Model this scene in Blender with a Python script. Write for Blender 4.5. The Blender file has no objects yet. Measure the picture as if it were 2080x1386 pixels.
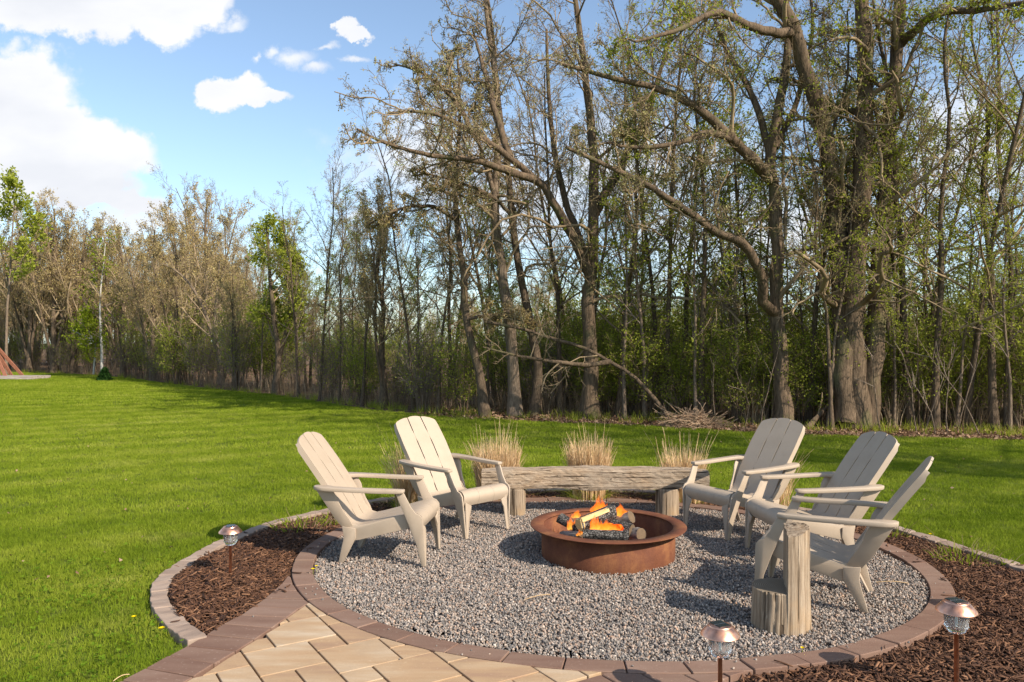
import bpy, bmesh, math, random
import numpy as np
from mathutils import Vector, Matrix

S = bpy.context.scene
COL = S.collection
rad = math.radians
RNG = np.random.default_rng(7)
random.seed(7)
CAMH, F = 1.62, 1600.0

# ---------------------------------------------------------------- camera
cam = bpy.data.objects.new('camera', bpy.data.cameras.new('camera'))
COL.objects.link(cam)
cam.location = (0, 0, CAMH)
cam.rotation_euler = (rad(90), 0, 0)
cam.data.sensor_width = 36
cam.data.lens = 36 * 1600 / 2080
cam.data.clip_end = 2000
S.camera = cam
S.view_settings.view_transform = 'Standard'
S.view_settings.look = 'None'
S.view_settings.gamma = 1
S.view_settings.use_curve_mapping = False
S.view_settings.exposure = 0.78

# ---------------------------------------------------------------- light
SUN = Vector((.77 * math.cos(rad(35)), -.64 * math.cos(rad(35)), math.sin(rad(35)))).normalized()
sl = bpy.data.lights.new('sun', 'SUN')
sl.energy = 4.3
sl.angle = rad(.5)
sl.color = (1, .895, .76)
so = bpy.data.objects.new('sun', sl)
COL.objects.link(so)
so.rotation_mode = 'QUATERNION'
so.rotation_quaternion = SUN.to_track_quat('Z', 'Y')


def build_world():
    w = bpy.data.worlds.new('World')
    S.world = w
    w.use_nodes = True
    nt = w.node_tree
    N, L = nt.nodes, nt.links
    N.clear()

    def nd(t, **k):
        n = N.new(t)
        for a, b in k.items():
            setattr(n, a, b)
        return n

    def lk(s, d):
        L.new(s, d)

    def val(x, inp):
        if hasattr(x, 'is_output'):
            lk(x, inp)
        else:
            inp.default_value = x

    def math_(op, a, b=0.0, c=0.0, clamp=False):
        n = nd('ShaderNodeMath', operation=op, use_clamp=clamp)
        val(a, n.inputs[0]); val(b, n.inputs[1]); val(c, n.inputs[2])
        return n.outputs[0]

    sky = nd('ShaderNodeTexSky', sky_type='NISHITA', sun_disc=False)
    sky.sun_elevation = rad(35)
    sky.sun_rotation = math.atan2(.77, -.64)
    sky.air_density = 1.0
    sky.dust_density = .6
    sky.ozone_density = 1.6
    tc = nd('ShaderNodeTexCoord')
    sep = nd('ShaderNodeSeparateXYZ')
    lk(tc.outputs['Generated'], sep.inputs[0])
    x, y, z = sep.outputs
    ym = math_('MAXIMUM', y, .22)
    u, v = math_('DIVIDE', x, ym), math_('DIVIDE', z, ym)
    uv = nd('ShaderNodeCombineXYZ')
    lk(u, uv.inputs[0]); lk(v, uv.inputs[1])
    n1 = nd('ShaderNodeTexNoise'); n1.inputs['Scale'].default_value = 11; n1.inputs['Detail'].default_value = 8
    n1.inputs['Roughness'].default_value = .62
    lk(uv.outputs[0], n1.inputs['Vector'])
    n2 = nd('ShaderNodeTexNoise'); n2.inputs['Scale'].default_value = 30; n2.inputs['Detail'].default_value = 6
    lk(uv.outputs[0], n2.inputs['Vector'])
    # warp
    sub = nd('ShaderNodeVectorMath', operation='SUBTRACT')
    lk(n1.outputs['Color'], sub.inputs[0]); sub.inputs[1].default_value = (.5, .5, .5)
    sc = nd('ShaderNodeVectorMath', operation='SCALE'); lk(sub.outputs[0], sc.inputs[0]); sc.inputs['Scale'].default_value = .085
    add = nd('ShaderNodeVectorMath', operation='ADD'); lk(uv.outputs[0], add.inputs[0]); lk(sc.outputs[0], add.inputs[1])

    def blobs(lst):
        acc = None
        for (px, py, a, b) in lst:
            m = nd('ShaderNodeMapping'); m.vector_type = 'TEXTURE'
            m.inputs['Location'].default_value = ((px - 1040) / F, (693 - py) / F, 0)
            m.inputs['Scale'].default_value = (a / F, b / F, 1)
            lk(add.outputs[0], m.inputs['Vector'])
            ln = nd('ShaderNodeVectorMath', operation='LENGTH'); lk(m.outputs[0], ln.inputs[0])
            o = math_('SUBTRACT', 1.0, ln.outputs['Value'])
            acc = o if acc is None else math_('MAXIMUM', acc, o)
        return acc
    solid = blobs([(25, 200, 160, 120), (20, 300, 240, 160), (150, 300, 175, 95), (225, 300, 105, 62), (110, 375, 225, 70), (230, 400, 130, 32),
                   (60, 10, 260, 62), (230, 10, 180, 75), (330, 35, 95, 62), (405, 5, 75, 60),
                   (480, 178, 72, 42), (535, 200, 62, 24), (700, 58, 36, 22), (728, 74, 34, 14),
                   (-350, 300, 300, 160), (2600, 100, 400, 150)])
    faint = blobs([(595, 112, 62, 30), (640, 140, 42, 20), (545, 100, 30, 18), (22, 95, 42, 20), (725, 122, 34, 12), (655, 90, 40, 12),
                   (880, 320, 260, 150), (1050, 400, 330, 150), (770, 440, 70, 26), (1300, 330, 330, 150), (1600, 480, 500, 160),
                   (470, 45, 36, 20), (510, 110, 14, 24), (1950, 300, 260, 200), (280, 440, 190, 40)])
    # the rest of the dome: scattered cumulus on a plane overhead
    zz = math_('MAXIMUM', z, .06)
    pv = nd('ShaderNodeCombineXYZ'); lk(math_('DIVIDE', x, zz), pv.inputs[0]); lk(math_('DIVIDE', y, zz), pv.inputs[1])
    n3 = nd('ShaderNodeTexNoise'); n3.inputs['Scale'].default_value = .8; n3.inputs['Detail'].default_value = 7
    lk(pv.outputs[0], n3.inputs['Vector'])
    away = nd('ShaderNodeMapRange', interpolation_type='SMOOTHSTEP'); lk(y, away.inputs['Value'])
    away.inputs['From Min'].default_value = .55; away.inputs['From Max'].default_value = .25
    oth = nd('ShaderNodeMapRange', interpolation_type='SMOOTHSTEP'); lk(n3.outputs['Fac'], oth.inputs['Value'])
    oth.inputs['From Min'].default_value = .53; oth.inputs['From Max'].default_value = .66
    front = nd('ShaderNodeMapRange', interpolation_type='SMOOTHSTEP'); lk(y, front.inputs['Value'])
    front.inputs['From Min'].default_value = .25; front.inputs['From Max'].default_value = .45
    others = math_('MULTIPLY', away.outputs[0], oth.outputs[0])

    def edge(a, lo, hi):
        s = math_('ADD', a, math_('MULTIPLY', math_('SUBTRACT', n1.outputs['Fac'], .5), 1.35))
        s = math_('ADD', s, math_('MULTIPLY', math_('SUBTRACT', n2.outputs['Fac'], .5), .55))
        m = nd('ShaderNodeMapRange', interpolation_type='SMOOTHSTEP'); lk(s, m.inputs['Value'])
        m.inputs['From Min'].default_value = lo; m.inputs['From Max'].default_value = hi
        return m.outputs[0], s
    a1, s1 = edge(solid, .02, .30)
    a2, _ = edge(faint, .0, .95)
    alpha = math_('MAXIMUM', a1, math_('MULTIPLY', a2, .85))
    alpha = math_('MAXIMUM', math_('MULTIPLY', alpha, front.outputs[0]), others)
    alpha = math_('MULTIPLY', alpha, math_('MULTIPLY', math_('ADD', z, .01), 30, clamp=True))
    # cloud tone
    n4 = nd('ShaderNodeTexNoise'); n4.inputs['Scale'].default_value = 5; n4.inputs['Detail'].default_value = 5
    mp = nd('ShaderNodeMapping'); mp.inputs['Scale'].default_value = (1, 2.2, 1); mp.inputs['Location'].default_value = (3.1, 1.3, 0)
    lk(uv.outputs[0], mp.inputs[0]); lk(mp.outputs[0], n4.inputs['Vector'])
    cr = nd('ShaderNodeValToRGB')
    cr.color_ramp.elements[0].position = .34; cr.color_ramp.elements[0].color = (5.1, 5.25, 5.6, 1)
    cr.color_ramp.elements[1].position = .6; cr.color_ramp.elements[1].color = (6.0, 6.05, 6.2, 1)
    lk(n4.outputs['Fac'], cr.inputs[0])
    # the camera's paler rendition of the blue
    hs = nd('ShaderNodeHueSaturation'); hs.inputs['Saturation'].default_value = .82; hs.inputs['Value'].default_value = 1.0
    lk(sky.outputs[0], hs.inputs['Color'])
    mul = nd('ShaderNodeMix', data_type='RGBA', blend_type='MULTIPLY'); mul.inputs[0].default_value = 1
    lk(hs.outputs[0], mul.inputs[6]); mul.inputs[7].default_value = (1.0, 1.13, 1.22, 1)
    mix = nd('ShaderNodeMix', data_type='RGBA'); lk(alpha, mix.inputs[0]); lk(mul.outputs[2], mix.inputs[6]); lk(cr.outputs[0], mix.inputs[7])
    bg = nd('ShaderNodeBackground'); bg.inputs['Strength'].default_value = .10
    lk(mix.outputs[2], bg.inputs['Color'])
    out = nd('ShaderNodeOutputWorld'); lk(bg.outputs[0], out.inputs['Surface'])
build_world()

# ================================================================ helpers


def G(px, py, z=0.0):
    """photo measurement -> world point on the level z (used to survey positions)"""
    Y = F * (CAMH - z) / (py - 693.0)
    return Vector(((px - 1040) / F * Y, Y, z))


def P3(px, py, Y):
    return Vector(((px - 1040) / F * Y, Y, CAMH - (py - 693) / F * Y))


def link(o, parent=None):
    COL.objects.link(o)
    if parent is not None:
        o.parent = parent
    return o


def tag(o, label=None, cat=None, group=None, kind=None):
    if label: o['label'] = label
    if cat: o['category'] = cat
    if group: o['group'] = group
    if kind: o['kind'] = kind
    return o


def empty(name, loc=(0, 0, 0), rz=0.0):
    o = bpy.data.objects.new(name, None)
    o.empty_display_size = .1
    o.location = loc
    o.rotation_euler = (0, 0, rz)
    return link(o)


def obj(name, mesh, parent=None, mat=None, smooth=False):
    if mat is not None and not mesh.materials:
        mesh.materials.append(mat)
    if smooth:
        mesh.polygons.foreach_set('use_smooth', [True] * len(mesh.polygons))
    return link(bpy.data.objects.new(name, mesh), parent)


def np_mesh(name, V, Fq, smooth=False):
    """V (n,3), Fq (m,k) same-size faces"""
    V = np.asarray(V, np.float32); Fq = np.asarray(Fq, np.int32)
    me = bpy.data.meshes.new(name)
    me.vertices.add(len(V)); me.vertices.foreach_set('co', V.ravel())
    k = Fq.shape[1]
    me.loops.add(Fq.size); me.loops.foreach_set('vertex_index', Fq.ravel())
    me.polygons.add(len(Fq))
    me.polygons.foreach_set('loop_start', np.arange(0, Fq.size, k, dtype=np.int32))
    me.polygons.foreach_set('loop_total', np.full(len(Fq), k, np.int32))
    if smooth:
        me.polygons.foreach_set('use_smooth', np.ones(len(Fq), bool))
    me.update(calc_edges=True)
    return me


def bm_mesh(name, bm, bevel=0.0, seg=1, ang=35):
    bmesh.ops.recalc_face_normals(bm, faces=bm.faces)
    if bevel:
        ed = [e for e in bm.edges if len(e.link_faces) == 2 and e.calc_face_angle(0) > rad(ang)]
        bmesh.ops.bevel(bm, geom=ed, offset=bevel, segments=seg, affect='EDGES', profile=.5, clamp_overlap=True)
    me = bpy.data.meshes.new(name)
    bm.to_mesh(me); bm.free()
    return me


def prism(bm, top, bottom):
    """closed prism between two rings of equal length"""
    a = [bm.verts.new(p) for p in top]
    b = [bm.verts.new(p) for p in bottom]
    n = len(a)
    bm.faces.new(a); bm.faces.new(b[::-1])
    for i in range(n):
        j = (i + 1) % n
        bm.faces.new((a[i], b[i], b[j], a[j]))


def lathe(name, prof, n=32, smooth=True, flute=0.0, nf=12):
    V, Q = [], []
    for (r, z) in prof:
        for k in range(n):
            a = 2 * math.pi * k / n
            rr = r * (1 + (flute * math.cos(nf * a) if flute else 0))
            V.append((rr * math.cos(a), rr * math.sin(a), z))
    for i in range(len(prof) - 1):
        for k in range(n):
            Q.append((i * n + k, i * n + (k + 1) % n, (i + 1) * n + (k + 1) % n, (i + 1) * n + k))
    return np_mesh(name, V, Q, smooth)


def inside(poly, P):
    poly = np.asarray(poly, float)[:, :2]
    x, y = P[:, 0], P[:, 1]
    res = np.zeros(len(P), bool)
    j = len(poly) - 1
    for i in range(len(poly)):
        xi, yi = poly[i]; xj, yj = poly[j]
        c = ((yi > y) != (yj > y)) & (x < (xj - xi) * (y - yi) / (yj - yi + 1e-12) + xi)
        res ^= c
        j = i
    return res


def copy_tree(o, parent=None, name=None):
    c = o.copy(); COL.objects.link(c)
    if parent is not None:
        c.parent = parent
    for ch in list(KIDS.get(o.name, [])):
        cc = ch.copy(); COL.objects.link(cc); cc.parent = c
        for g in list(KIDS.get(ch.name, [])):
            gg = g.copy(); COL.objects.link(gg); gg.parent = cc
            KIDS.setdefault(cc.name, []).append(gg)
        KIDS.setdefault(c.name, []).append(cc)
    return c


KIDS = {}


def kid(name, mesh, parent, mat=None, smooth=False):
    o = obj(name, mesh, parent, mat, smooth)
    KIDS.setdefault(parent.name, []).append(o)
    return o

# ================================================================ materials


class M:
    def __init__(s, name, rough=.8, spec=.3):
        s.m = bpy.data.materials.new(name); s.m.use_nodes = True
        s.N, s.L = s.m.node_tree.nodes, s.m.node_tree.links
        s.b = s.N['Principled BSDF']
        s.b.inputs['Roughness'].default_value = rough
        s.b.inputs['Specular IOR Level'].default_value = spec
        s.out = s.N['Material Output']

    def n(s, t, **k):
        n = s.N.new(t)
        for a, b in k.items():
            setattr(n, a, b)
        return n

    def coord(s, kind='Object', scale=(1, 1, 1)):
        if kind == 'World':
            g = s.n('ShaderNodeNewGeometry').outputs['Position']
        else:
            g = s.n('ShaderNodeTexCoord').outputs[kind]
        m = s.n('ShaderNodeMapping'); m.inputs['Scale'].default_value = scale
        s.L.new(g, m.inputs[0])
        return m.outputs[0]

    def noise(s, vec, scale, detail=4, rough=.55):
        n = s.n('ShaderNodeTexNoise'); n.inputs['Scale'].default_value = scale
        n.inputs['Detail'].default_value = detail; n.inputs['Roughness'].default_value = rough
        s.L.new(vec, n.inputs['Vector'])
        return n.outputs['Fac']

    def ramp(s, fac, stops):
        r = s.n('ShaderNodeValToRGB')
        while len(r.color_ramp.elements) < len(stops):
            r.color_ramp.elements.new(.5)
        for e, (p, c) in zip(r.color_ramp.elements, stops):
            e.position = p; e.color = (*c, 1)
        s.L.new(fac, r.inputs[0])
        return r.outputs[0]

    def mix(s, fac, a, b, mode='MIX'):
        m = s.n('ShaderNodeMix', data_type='RGBA', blend_type=mode)
        for v, i in ((fac, 0), (a, 6), (b, 7)):
            if hasattr(v, 'is_output'): s.L.new(v, m.inputs[i])
            elif i == 0: m.inputs[0].default_value = v
            else: m.inputs[i].default_value = (*v, 1)
        return m.outputs[2]

    def math(s, op, a, b=0.0):
        m = s.n('ShaderNodeMath', operation=op)
        for v, i in ((a, 0), (b, 1)):
            if hasattr(v, 'is_output'): s.L.new(v, m.inputs[i])
            else: m.inputs[i].default_value = v
        return m.outputs[0]

    def rand(s):
        return s.n('ShaderNodeObjectInfo').outputs['Random']

    def color(s, c):
        if hasattr(c, 'is_output'): s.L.new(c, s.b.inputs['Base Color'])
        else: s.b.inputs['Base Color'].default_value = (*c, 1)
        return s

    def bump(s, h, strength=.5, dist=.01):
        b = s.n('ShaderNodeBump'); b.inputs['Strength'].default_value = strength; b.inputs['Distance'].default_value = dist
        s.L.new(h, b.inputs['Height']); s.L.new(b.outputs[0], s.b.inputs['Normal'])
        return s

    def leafy(s, c, trans=.4):
        d = s.n('ShaderNodeBsdfDiffuse'); t = s.n('ShaderNodeBsdfTranslucent'); mx = s.n('ShaderNodeMixShader')
        mx.inputs[0].default_value = trans
        for q in (d, t):
            if hasattr(c, 'is_output'): s.L.new(c, q.inputs['Color'])
            else: q.inputs['Color'].default_value = (*c, 1)
        s.L.new(d.outputs[0], mx.inputs[1]); s.L.new(t.outputs[0], mx.inputs[2])
        s.L.new(mx.outputs[0], s.out.inputs['Surface'])
        return s


def bark(name, dark, light, scale=1.0, patch=None):
    m = M(name, .9, .15)
    v = m.coord('Object', (9 * scale, 9 * scale, 1.6 * scale))
    a = m.noise(v, 3, 6, .65)
    b = m.noise(m.coord('Object', (1, 1, .5)), 1.4, 3)
    c = m.ramp(a, [(.33, dark), (.5, tuple(.5 * (x + y) for x, y in zip(dark, light))), (.68, light)])
    c = m.mix(m.math('MULTIPLY', b, .55), c, tuple(x * .62 for x in light))
    if patch:
        p = m.ramp(m.noise(m.coord('Object', (1, 1, .6)), 2.1, 3), [(.55, (0, 0, 0)), (.66, (1, 1, 1))])
        c = m.mix(m.math('MULTIPLY', p, .5), c, patch)
    m.color(c).bump(a, .9, .03)
    return m.m


MAT = {}
MAT['oakbark'] = bark('oak_bark', (.03, .022, .015), (.22, .155, .10), 1.0, (.12, .13, .05))
MAT['bark'] = bark('brown_bark', (.035, .026, .018), (.21, .15, .10), 1.5, (.13, .12, .06))
MAT['palebark'] = bark('pale_bark', (.08, .058, .04), (.30, .225, .16), 1.5)
MAT['birchbark'] = bark('birch_bark', (.22, .2, .17), (.7, .67, .6), 1.2)
MAT['deadbark'] = bark('dead_bark', (.05, .036, .026), (.26, .19, .13), 1.3)


def twigmat(name, a, b):
    m = M(name, .9, .1)
    n = m.noise(m.coord('Object'), 1.1, 3)
    m.color(m.ramp(n, [(.35, a), (.65, b)]))
    return m.m


MAT['twig'] = twigmat('twig_brown', (.14, .10, .06), (.34, .255, .155))
MAT['twig_tan'] = twigmat('twig_tan', (.20, .145, .09), (.38, .285, .18))
MAT['twig_grey'] = twigmat('twig_grey', (.15, .115, .09), (.3, .24, .19))


def leafmat(name, stops, trans=.52):
    m = M(name)
    n = m.noise(m.coord('Object'), .9, 3)
    w = m.n('ShaderNodeTexWhiteNoise'); w.noise_dimensions = '3D'
    v = m.n('ShaderNodeVectorMath', operation='SNAP'); v.inputs[1].default_value = (.06, .06, .06)
    m.L.new(m.n('ShaderNodeTexCoord').outputs['Object'], v.inputs[0]); m.L.new(v.outputs[0], w.inputs['Vector'])
    f = m.math('ADD', m.math('MULTIPLY', n, .6), m.math('MULTIPLY', w.outputs['Value'], .4))
    m.leafy(m.ramp(f, stops), trans)
    return m.m


MAT['leaf'] = leafmat('young_green_leaf', [(.25, (.18, .21, .025)), (.5, (.32, .36, .045)), (.75, (.46, .48, .09))])
MAT['leaf_dark'] = leafmat('understorey_leaf', [(.25, (.17, .20, .025)), (.5, (.30, .34, .045)), (.75, (.43, .45, .085))])
MAT['leaf_bright'] = leafmat('bright_spring_leaf', [(.25, (.13, .18, .012)), (.5, (.24, .30, .022)), (.75, (.36, .40, .05))])
MAT['bud'] = leafmat('tan_bud', [(.25, (.26, .19, .075)), (.5, (.40, .30, .13)), (.75, (.5, .43, .2))], .3)
MAT['bud_oak'] = leafmat('oak_catkin', [(.25, (.2, .16, .06)), (.5, (.33, .29, .12)), (.75, (.44, .42, .2))], .3)
MAT['needle'] = leafmat('evergreen_needle', [(.25, (.01, .03, .008)), (.75, (.04, .09, .02))], .2)

# ---- ground materials
m = M('lawn_soil', .95, .1)
n = m.noise(m.coord('World'), 3, 5)
m.color(m.ramp(n, [(.3, (.07, .09, .012)), (.7, (.15, .19, .025))])).bump(m.noise(m.coord('World'), 60, 3), .6, .02)
MAT['lawn'] = m.m

m = M('grass_blade')
wp = m.coord('World')
big = m.noise(wp, .22, 3)
mid = m.noise(wp, 1.6, 4, .6)
wv = m.n('ShaderNodeTexWave'); wv.inputs['Scale'].default_value = .28; wv.inputs['Distortion'].default_value = 1.2
wv.inputs['Detail'].default_value = 1
mpp = m.n('ShaderNodeMapping'); mpp.inputs['Rotation'].default_value = (0, 0, rad(62))
m.L.new(wp, mpp.inputs[0]); m.L.new(mpp.outputs[0], wv.inputs['Vector'])
f = m.math('ADD', m.math('MULTIPLY', big, .42), m.math('MULTIPLY', mid, .42))
f = m.math('ADD', f, m.math('MULTIPLY', m.rand(), .2))
f = m.math('ADD', f, m.math('MULTIPLY', m.math('SUBTRACT', wv.outputs['Fac'], .5), .12))
dry_ = m.ramp(m.noise(wp, .55, 5, .7), [(.60, (0, 0, 0)), (.74, (1, 1, 1))])
c = m.ramp(f, [(.28, (.105, .16, .012)), (.46, (.185, .25, .02)), (.62, (.28, .33, .036)), (.8, (.4, .4, .1))])
c = m.mix(m.math('MULTIPLY', dry_, m.math('MULTIPLY', m.rand(), .7)), c, (.36, .29, .13))
m.leafy(c, .35)
MAT['grass'] = m.m
m = M('clover_leaf')
m.leafy(m.ramp(m.rand(), [(0, (.07, .13, .01)), (1, (.16, .25, .02))]), .35)
MAT['clover'] = m.m
m = M('straw')
m.leafy(m.ramp(m.noise(m.coord('Object', (1, 1, .2)), 25, 2), [(.3, (.42, .27, .13)), (.55, (.7, .5, .28)), (.75, (.85, .68, .44))]), .25)
MAT['straw'] = m.m
m = M('dry_stem')
m.leafy(m.ramp(m.rand(), [(0, (.16, .11, .06)), (.6, (.36, .26, .16)), (1, (.5, .4, .26))]), .2)
MAT['dry'] = m.m
m = M('leaf_litter', .95, .1)
wp = m.coord('World')
m.color(m.ramp(m.noise(wp, 7, 6, .7), [(.3, (.05, .034, .02)), (.5, (.16, .1, .06)), (.7, (.32, .21, .13))])).bump(m.noise(wp, 25, 4), .8, .05)
MAT['litter'] = m.m
m = M('litter_leaf')
m.leafy(m.ramp(m.rand(), [(0, (.1, .055, .03)), (.5, (.27, .165, .1)), (1, (.42, .29, .19))]), .15)
MAT['litterleaf'] = m.m

m = M('mulch_soil', .95, .1)
wp = m.coord('World')
m.color(m.ramp(m.noise(wp, 30, 4), [(.3, (.012, .008, .006)), (.7, (.05, .028, .018))])).bump(m.noise(wp, 80, 3), .8, .02)
MAT['soil'] = m.m
m = M('mulch_chip', .75, .25)
r = m.rand()
g = m.noise(m.coord('Object', (8, 60, 60)), 1.0, 4)
c = m.ramp(r, [(0, (.035, .017, .01)), (.45, (.11, .05, .026)), (.8, (.19, .09, .045)), (1, (.33, .17, .09))])
c = m.mix(m.math('MULTIPLY', g, .6), c, (.05, .025, .015))
m.color(c)
MAT['chip'] = m.m

m = M('gravel_bed', .95, .1)
wp = m.coord('World')
m.color(m.ramp(m.noise(wp, 70, 3), [(.35, (.05, .045, .04)), (.65, (.3, .26, .23))])).bump(m.noise(wp, 90, 3), 1, .02)
MAT['gravelbed'] = m.m
m = M('gravel_stone', .75, .3)
r = m.rand()
c = m.ramp(r, [(0, (.075, .072, .068)), (.22, (.17, .155, .14)), (.42, (.30, .25, .205)), (.58, (.42, .295, .21)), (.72, (.41, .34, .28)), (.85, (.13, .122, .115)), (.93, (.42, .24, .14)), (1, (.64, .57, .49))])
c = m.mix(m.math('MULTIPLY', m.noise(m.coord('Object'), 120, 3), .5), c, (.3, .27, .25))
m.color(c)
MAT['stone'] = m.m


def paver(name, stops, speck=(.5, .4, .33), grain=260):
    m = M(name, .88, .2)
    oi = m.n('ShaderNodeObjectInfo')
    wp = m.coord('World')
    # each piece has its own blend band
    ad = m.n('ShaderNodeVectorMath', operation='ADD'); m.L.new(wp, ad.inputs[0])
    cb = m.n('ShaderNodeCombineXYZ'); m.L.new(m.math('MULTIPLY', oi.outputs['Random'], 40), cb.inputs[0]); m.L.new(m.math('MULTIPLY', oi.outputs['Random'], 17), cb.inputs[1])
    m.L.new(cb.outputs[0], ad.inputs[1])
    mp = m.n('ShaderNodeMapping'); mp.inputs['Rotation'].default_value = (0, 0, rad(-32)); mp.inputs['Scale'].default_value = (1.2, 6, 1)
    m.L.new(ad.outputs[0], mp.inputs[0])
    band = m.noise(mp.outputs[0], 1.3, 4, .6)
    fine = m.noise(wp, grain, 3, .7)
    f = m.math('ADD', m.math('MULTIPLY', band, .8), m.math('MULTIPLY', oi.outputs['Random'], .2))
    c = m.ramp(f, stops)
    c = m.mix(m.math('MULTIPLY', m.math('GREATER_THAN', m.noise(wp, 55, 2, .4), .69), .35), c, speck)
    c = m.mix(.5, c, m.ramp(fine, [(.3, (.55, .55, .55)), (.7, (1, 1, 1))]), 'MULTIPLY')
    c = m.mix(m.math('MULTIPLY', m.ramp(m.noise(wp, 2.3, 5, .7), [(.5, (0, 0, 0)), (.72, (1, 1, 1))]), .28), c, (.2, .15, .11))
    m.color(c).bump(fine, .35, .003)
    return m.m


MAT['tan'] = paver('tan_paver', [(.3, (.36, .23, .145)), (.44, (.43, .285, .165)), (.56, (.47, .335, .21)), (.7, (.53, .42, .30))], (.6, .45, .3))
MAT['brown'] = paver('brown_paver', [(.3, (.175, .100, .072)), (.5, (.225, .138, .100)), (.75, (.28, .185, .14))], (.42, .32, .26))
MAT['curb'] = paver('curb_stone', [(.3, (.25, .18, .14)), (.5, (.35, .26, .20)), (.75, (.44, .34, .27))], (.3, .22, .17))
m = M('joint_sand', .95, .1)
m.color(m.ramp(m.noise(m.coord('World'), 90, 3), [(.3, (.022, .016, .012)), (.7, (.07, .05, .035))]))
MAT['joint'] = m.m

m = M('resin', .48, .4)
oc = m.coord('Object')
c = m.mix(m.math('MULTIPLY', m.ramp(m.noise(oc, 6, 5, .7), [(.45, (0, 0, 0)), (.75, (1, 1, 1))]), .4), (.41, .325, .24), (.31, .24, .17))
m.color(c).bump(m.noise(oc, 380, 2), .12, .001)
m.L.new(m.ramp(m.noise(oc, 9, 4), [(.3, (.42, .42, .42)), (.7, (.62, .62, .62))]), m.b.inputs['Roughness'])
MAT['resin'] = m.m

m = M('corten', .82, .25)
oc = m.coord('World')
a = m.noise(oc, 5, 6, .7); b = m.noise(oc, 130, 4, .7)
c = m.ramp(a, [(.3, (.12, .042, .022)), (.5, (.18, .066, .032)), (.7, (.29, .125, .05))])
c = m.mix(.6, c, m.ramp(b, [(.3, (.45, .4, .4)), (.7, (1, 1, 1))]), 'MULTIPLY')
stv = m.coord('World', (14, 14, .9))
c = m.mix(m.math('MULTIPLY', m.ramp(m.noise(stv, 1.5, 4), [(.45, (0, 0, 0)), (.7, (1, 1, 1))]), .45), c, (.12, .045, .03))
m.color(c).bump(b, .25, .003)
MAT['rust'] = m.m

m = M('weathered_wood', .9, .15)
oc = m.coord('Object', (1.6, 30, 42))
a = m.noise(oc, 2.4, 8, .75)
ck = m.noise(m.coord('Object', (.9, 16, 24)), 2.0, 4, .6)
c = m.ramp(a, [(.3, (.12, .08, .05)), (.45, (.28, .21, .145)), (.6, (.41, .325, .24)), (.75, (.52, .43, .33))])
c = m.mix(m.math('MULTIPLY', m.ramp(m.noise(m.coord('Object'), 3, 3), [(.5, (0, 0, 0)), (.7, (1, 1, 1))]), .35), c, (.42, .25, .12))
crack = m.ramp(ck, [(.40, (1, 1, 1)), (.42, (0, 0, 0))])
c = m.mix(m.math('MULTIPLY', crack, .85), c, (.04, .025, .015))
vo = m.n('ShaderNodeTexVoronoi'); vo.inputs['Scale'].default_value = 7
m.L.new(m.coord('Object', (1, 1.6, 1.6)), vo.inputs['Vector'])
c = m.mix(m.math('LESS_THAN', vo.outputs['Distance'], .065), c, (.03, .02, .014))
m.color(c)
m.bump(m.math('SUBTRACT', a, m.math('MULTIPLY', crack, .8)), .8, .01)
MAT['wood_h'] = m.m

m = M('weathered_log', .9, .15)
a = m.noise(m.coord('Object', (22, 22, 1.2)), 2.0, 6, .7)
c = m.ramp(a, [(.3, (.11, .075, .048)), (.45, (.25, .185, .125)), (.6, (.38, .295, .21)), (.75, (.48, .39, .29))])
c = m.mix(m.math('MULTIPLY', m.ramp(m.noise(m.coord('Object'), 5, 3), [(.5, (0, 0, 0)), (.7, (1, 1, 1))]), .35), c, (.45, .27, .12))
ck = m.noise(m.coord('Object', (15, 15, .5)), 1.8, 3, .5)
crack = m.ramp(ck, [(.40, (1, 1, 1)), (.425, (0, 0, 0))])
c = m.mix(m.math('MULTIPLY', crack, .8), c, (.04, .025, .015))
m.color(c).bump(m.math('SUBTRACT', a, m.math('MULTIPLY', crack, .8)), .8, .008)
MAT['wood_v'] = m.m

m = M('end_grain', .9, .15)
wvv = m.n('ShaderNodeTexWave', wave_type='RINGS', rings_direction='Z'); wvv.inputs['Scale'].default_value = 28; wvv.inputs['Distortion'].default_value = 1.5
m.L.new(m.coord('Object'), wvv.inputs['Vector'])
c = m.ramp(wvv.outputs['Fac'], [(0, (.17, .13, .09)), (1, (.34, .27, .19))])
c = m.mix(m.math('MULTIPLY', m.noise(m.coord('Object'), 14, 5), .7), c, (.1, .075, .05))
m.color(c)
MAT['endgrain'] = m.m

m = M('copper', .3, .5)
m.b.inputs['Metallic'].default_value = 1
v = m.noise(m.coord('Object', (1, 1, 1)), 40, 4)
m.color(m.ramp(v, [(.3, (.74, .34, .2)), (.7, (.9, .5, .34))]))
m.L.new(m.ramp(v, [(.3, (.26, .26, .26)), (.7, (.4, .4, .4))]), m.b.inputs['Roughness'])
MAT['copper'] = m.m
m = M('solar_cell', .15, .6); m.color((.012, .02, .025)); MAT['cell'] = m.m
m = M('cell_line', .4, .5); m.b.inputs['Metallic'].default_value = 1; m.color((.6, .6, .62)); MAT['cell_line'] = m.m
m = M('moulded_glass', .06, .5)
m.b.inputs['Transmission Weight'].default_value = .92; m.b.inputs['IOR'].default_value = 1.16; m.color((.93, .95, .95))
MAT['glass'] = m.m
m = M('led', .4, .5); m.color((.8, .8, .75)); MAT['led'] = m.m
m = M('dandelion_yellow'); m.leafy((.85, .62, .01), .2); MAT['yellow'] = m.m
m = M('red_stained_wood', .8, .2)
m.color(m.ramp(m.noise(m.coord('Object', (8, 8, 1)), 3, 4), [(.3, (.2, .075, .045)), (.7, (.36, .16, .10))])); MAT['redwood'] = m.m
m = M('grey_board', .9, .1)
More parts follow.
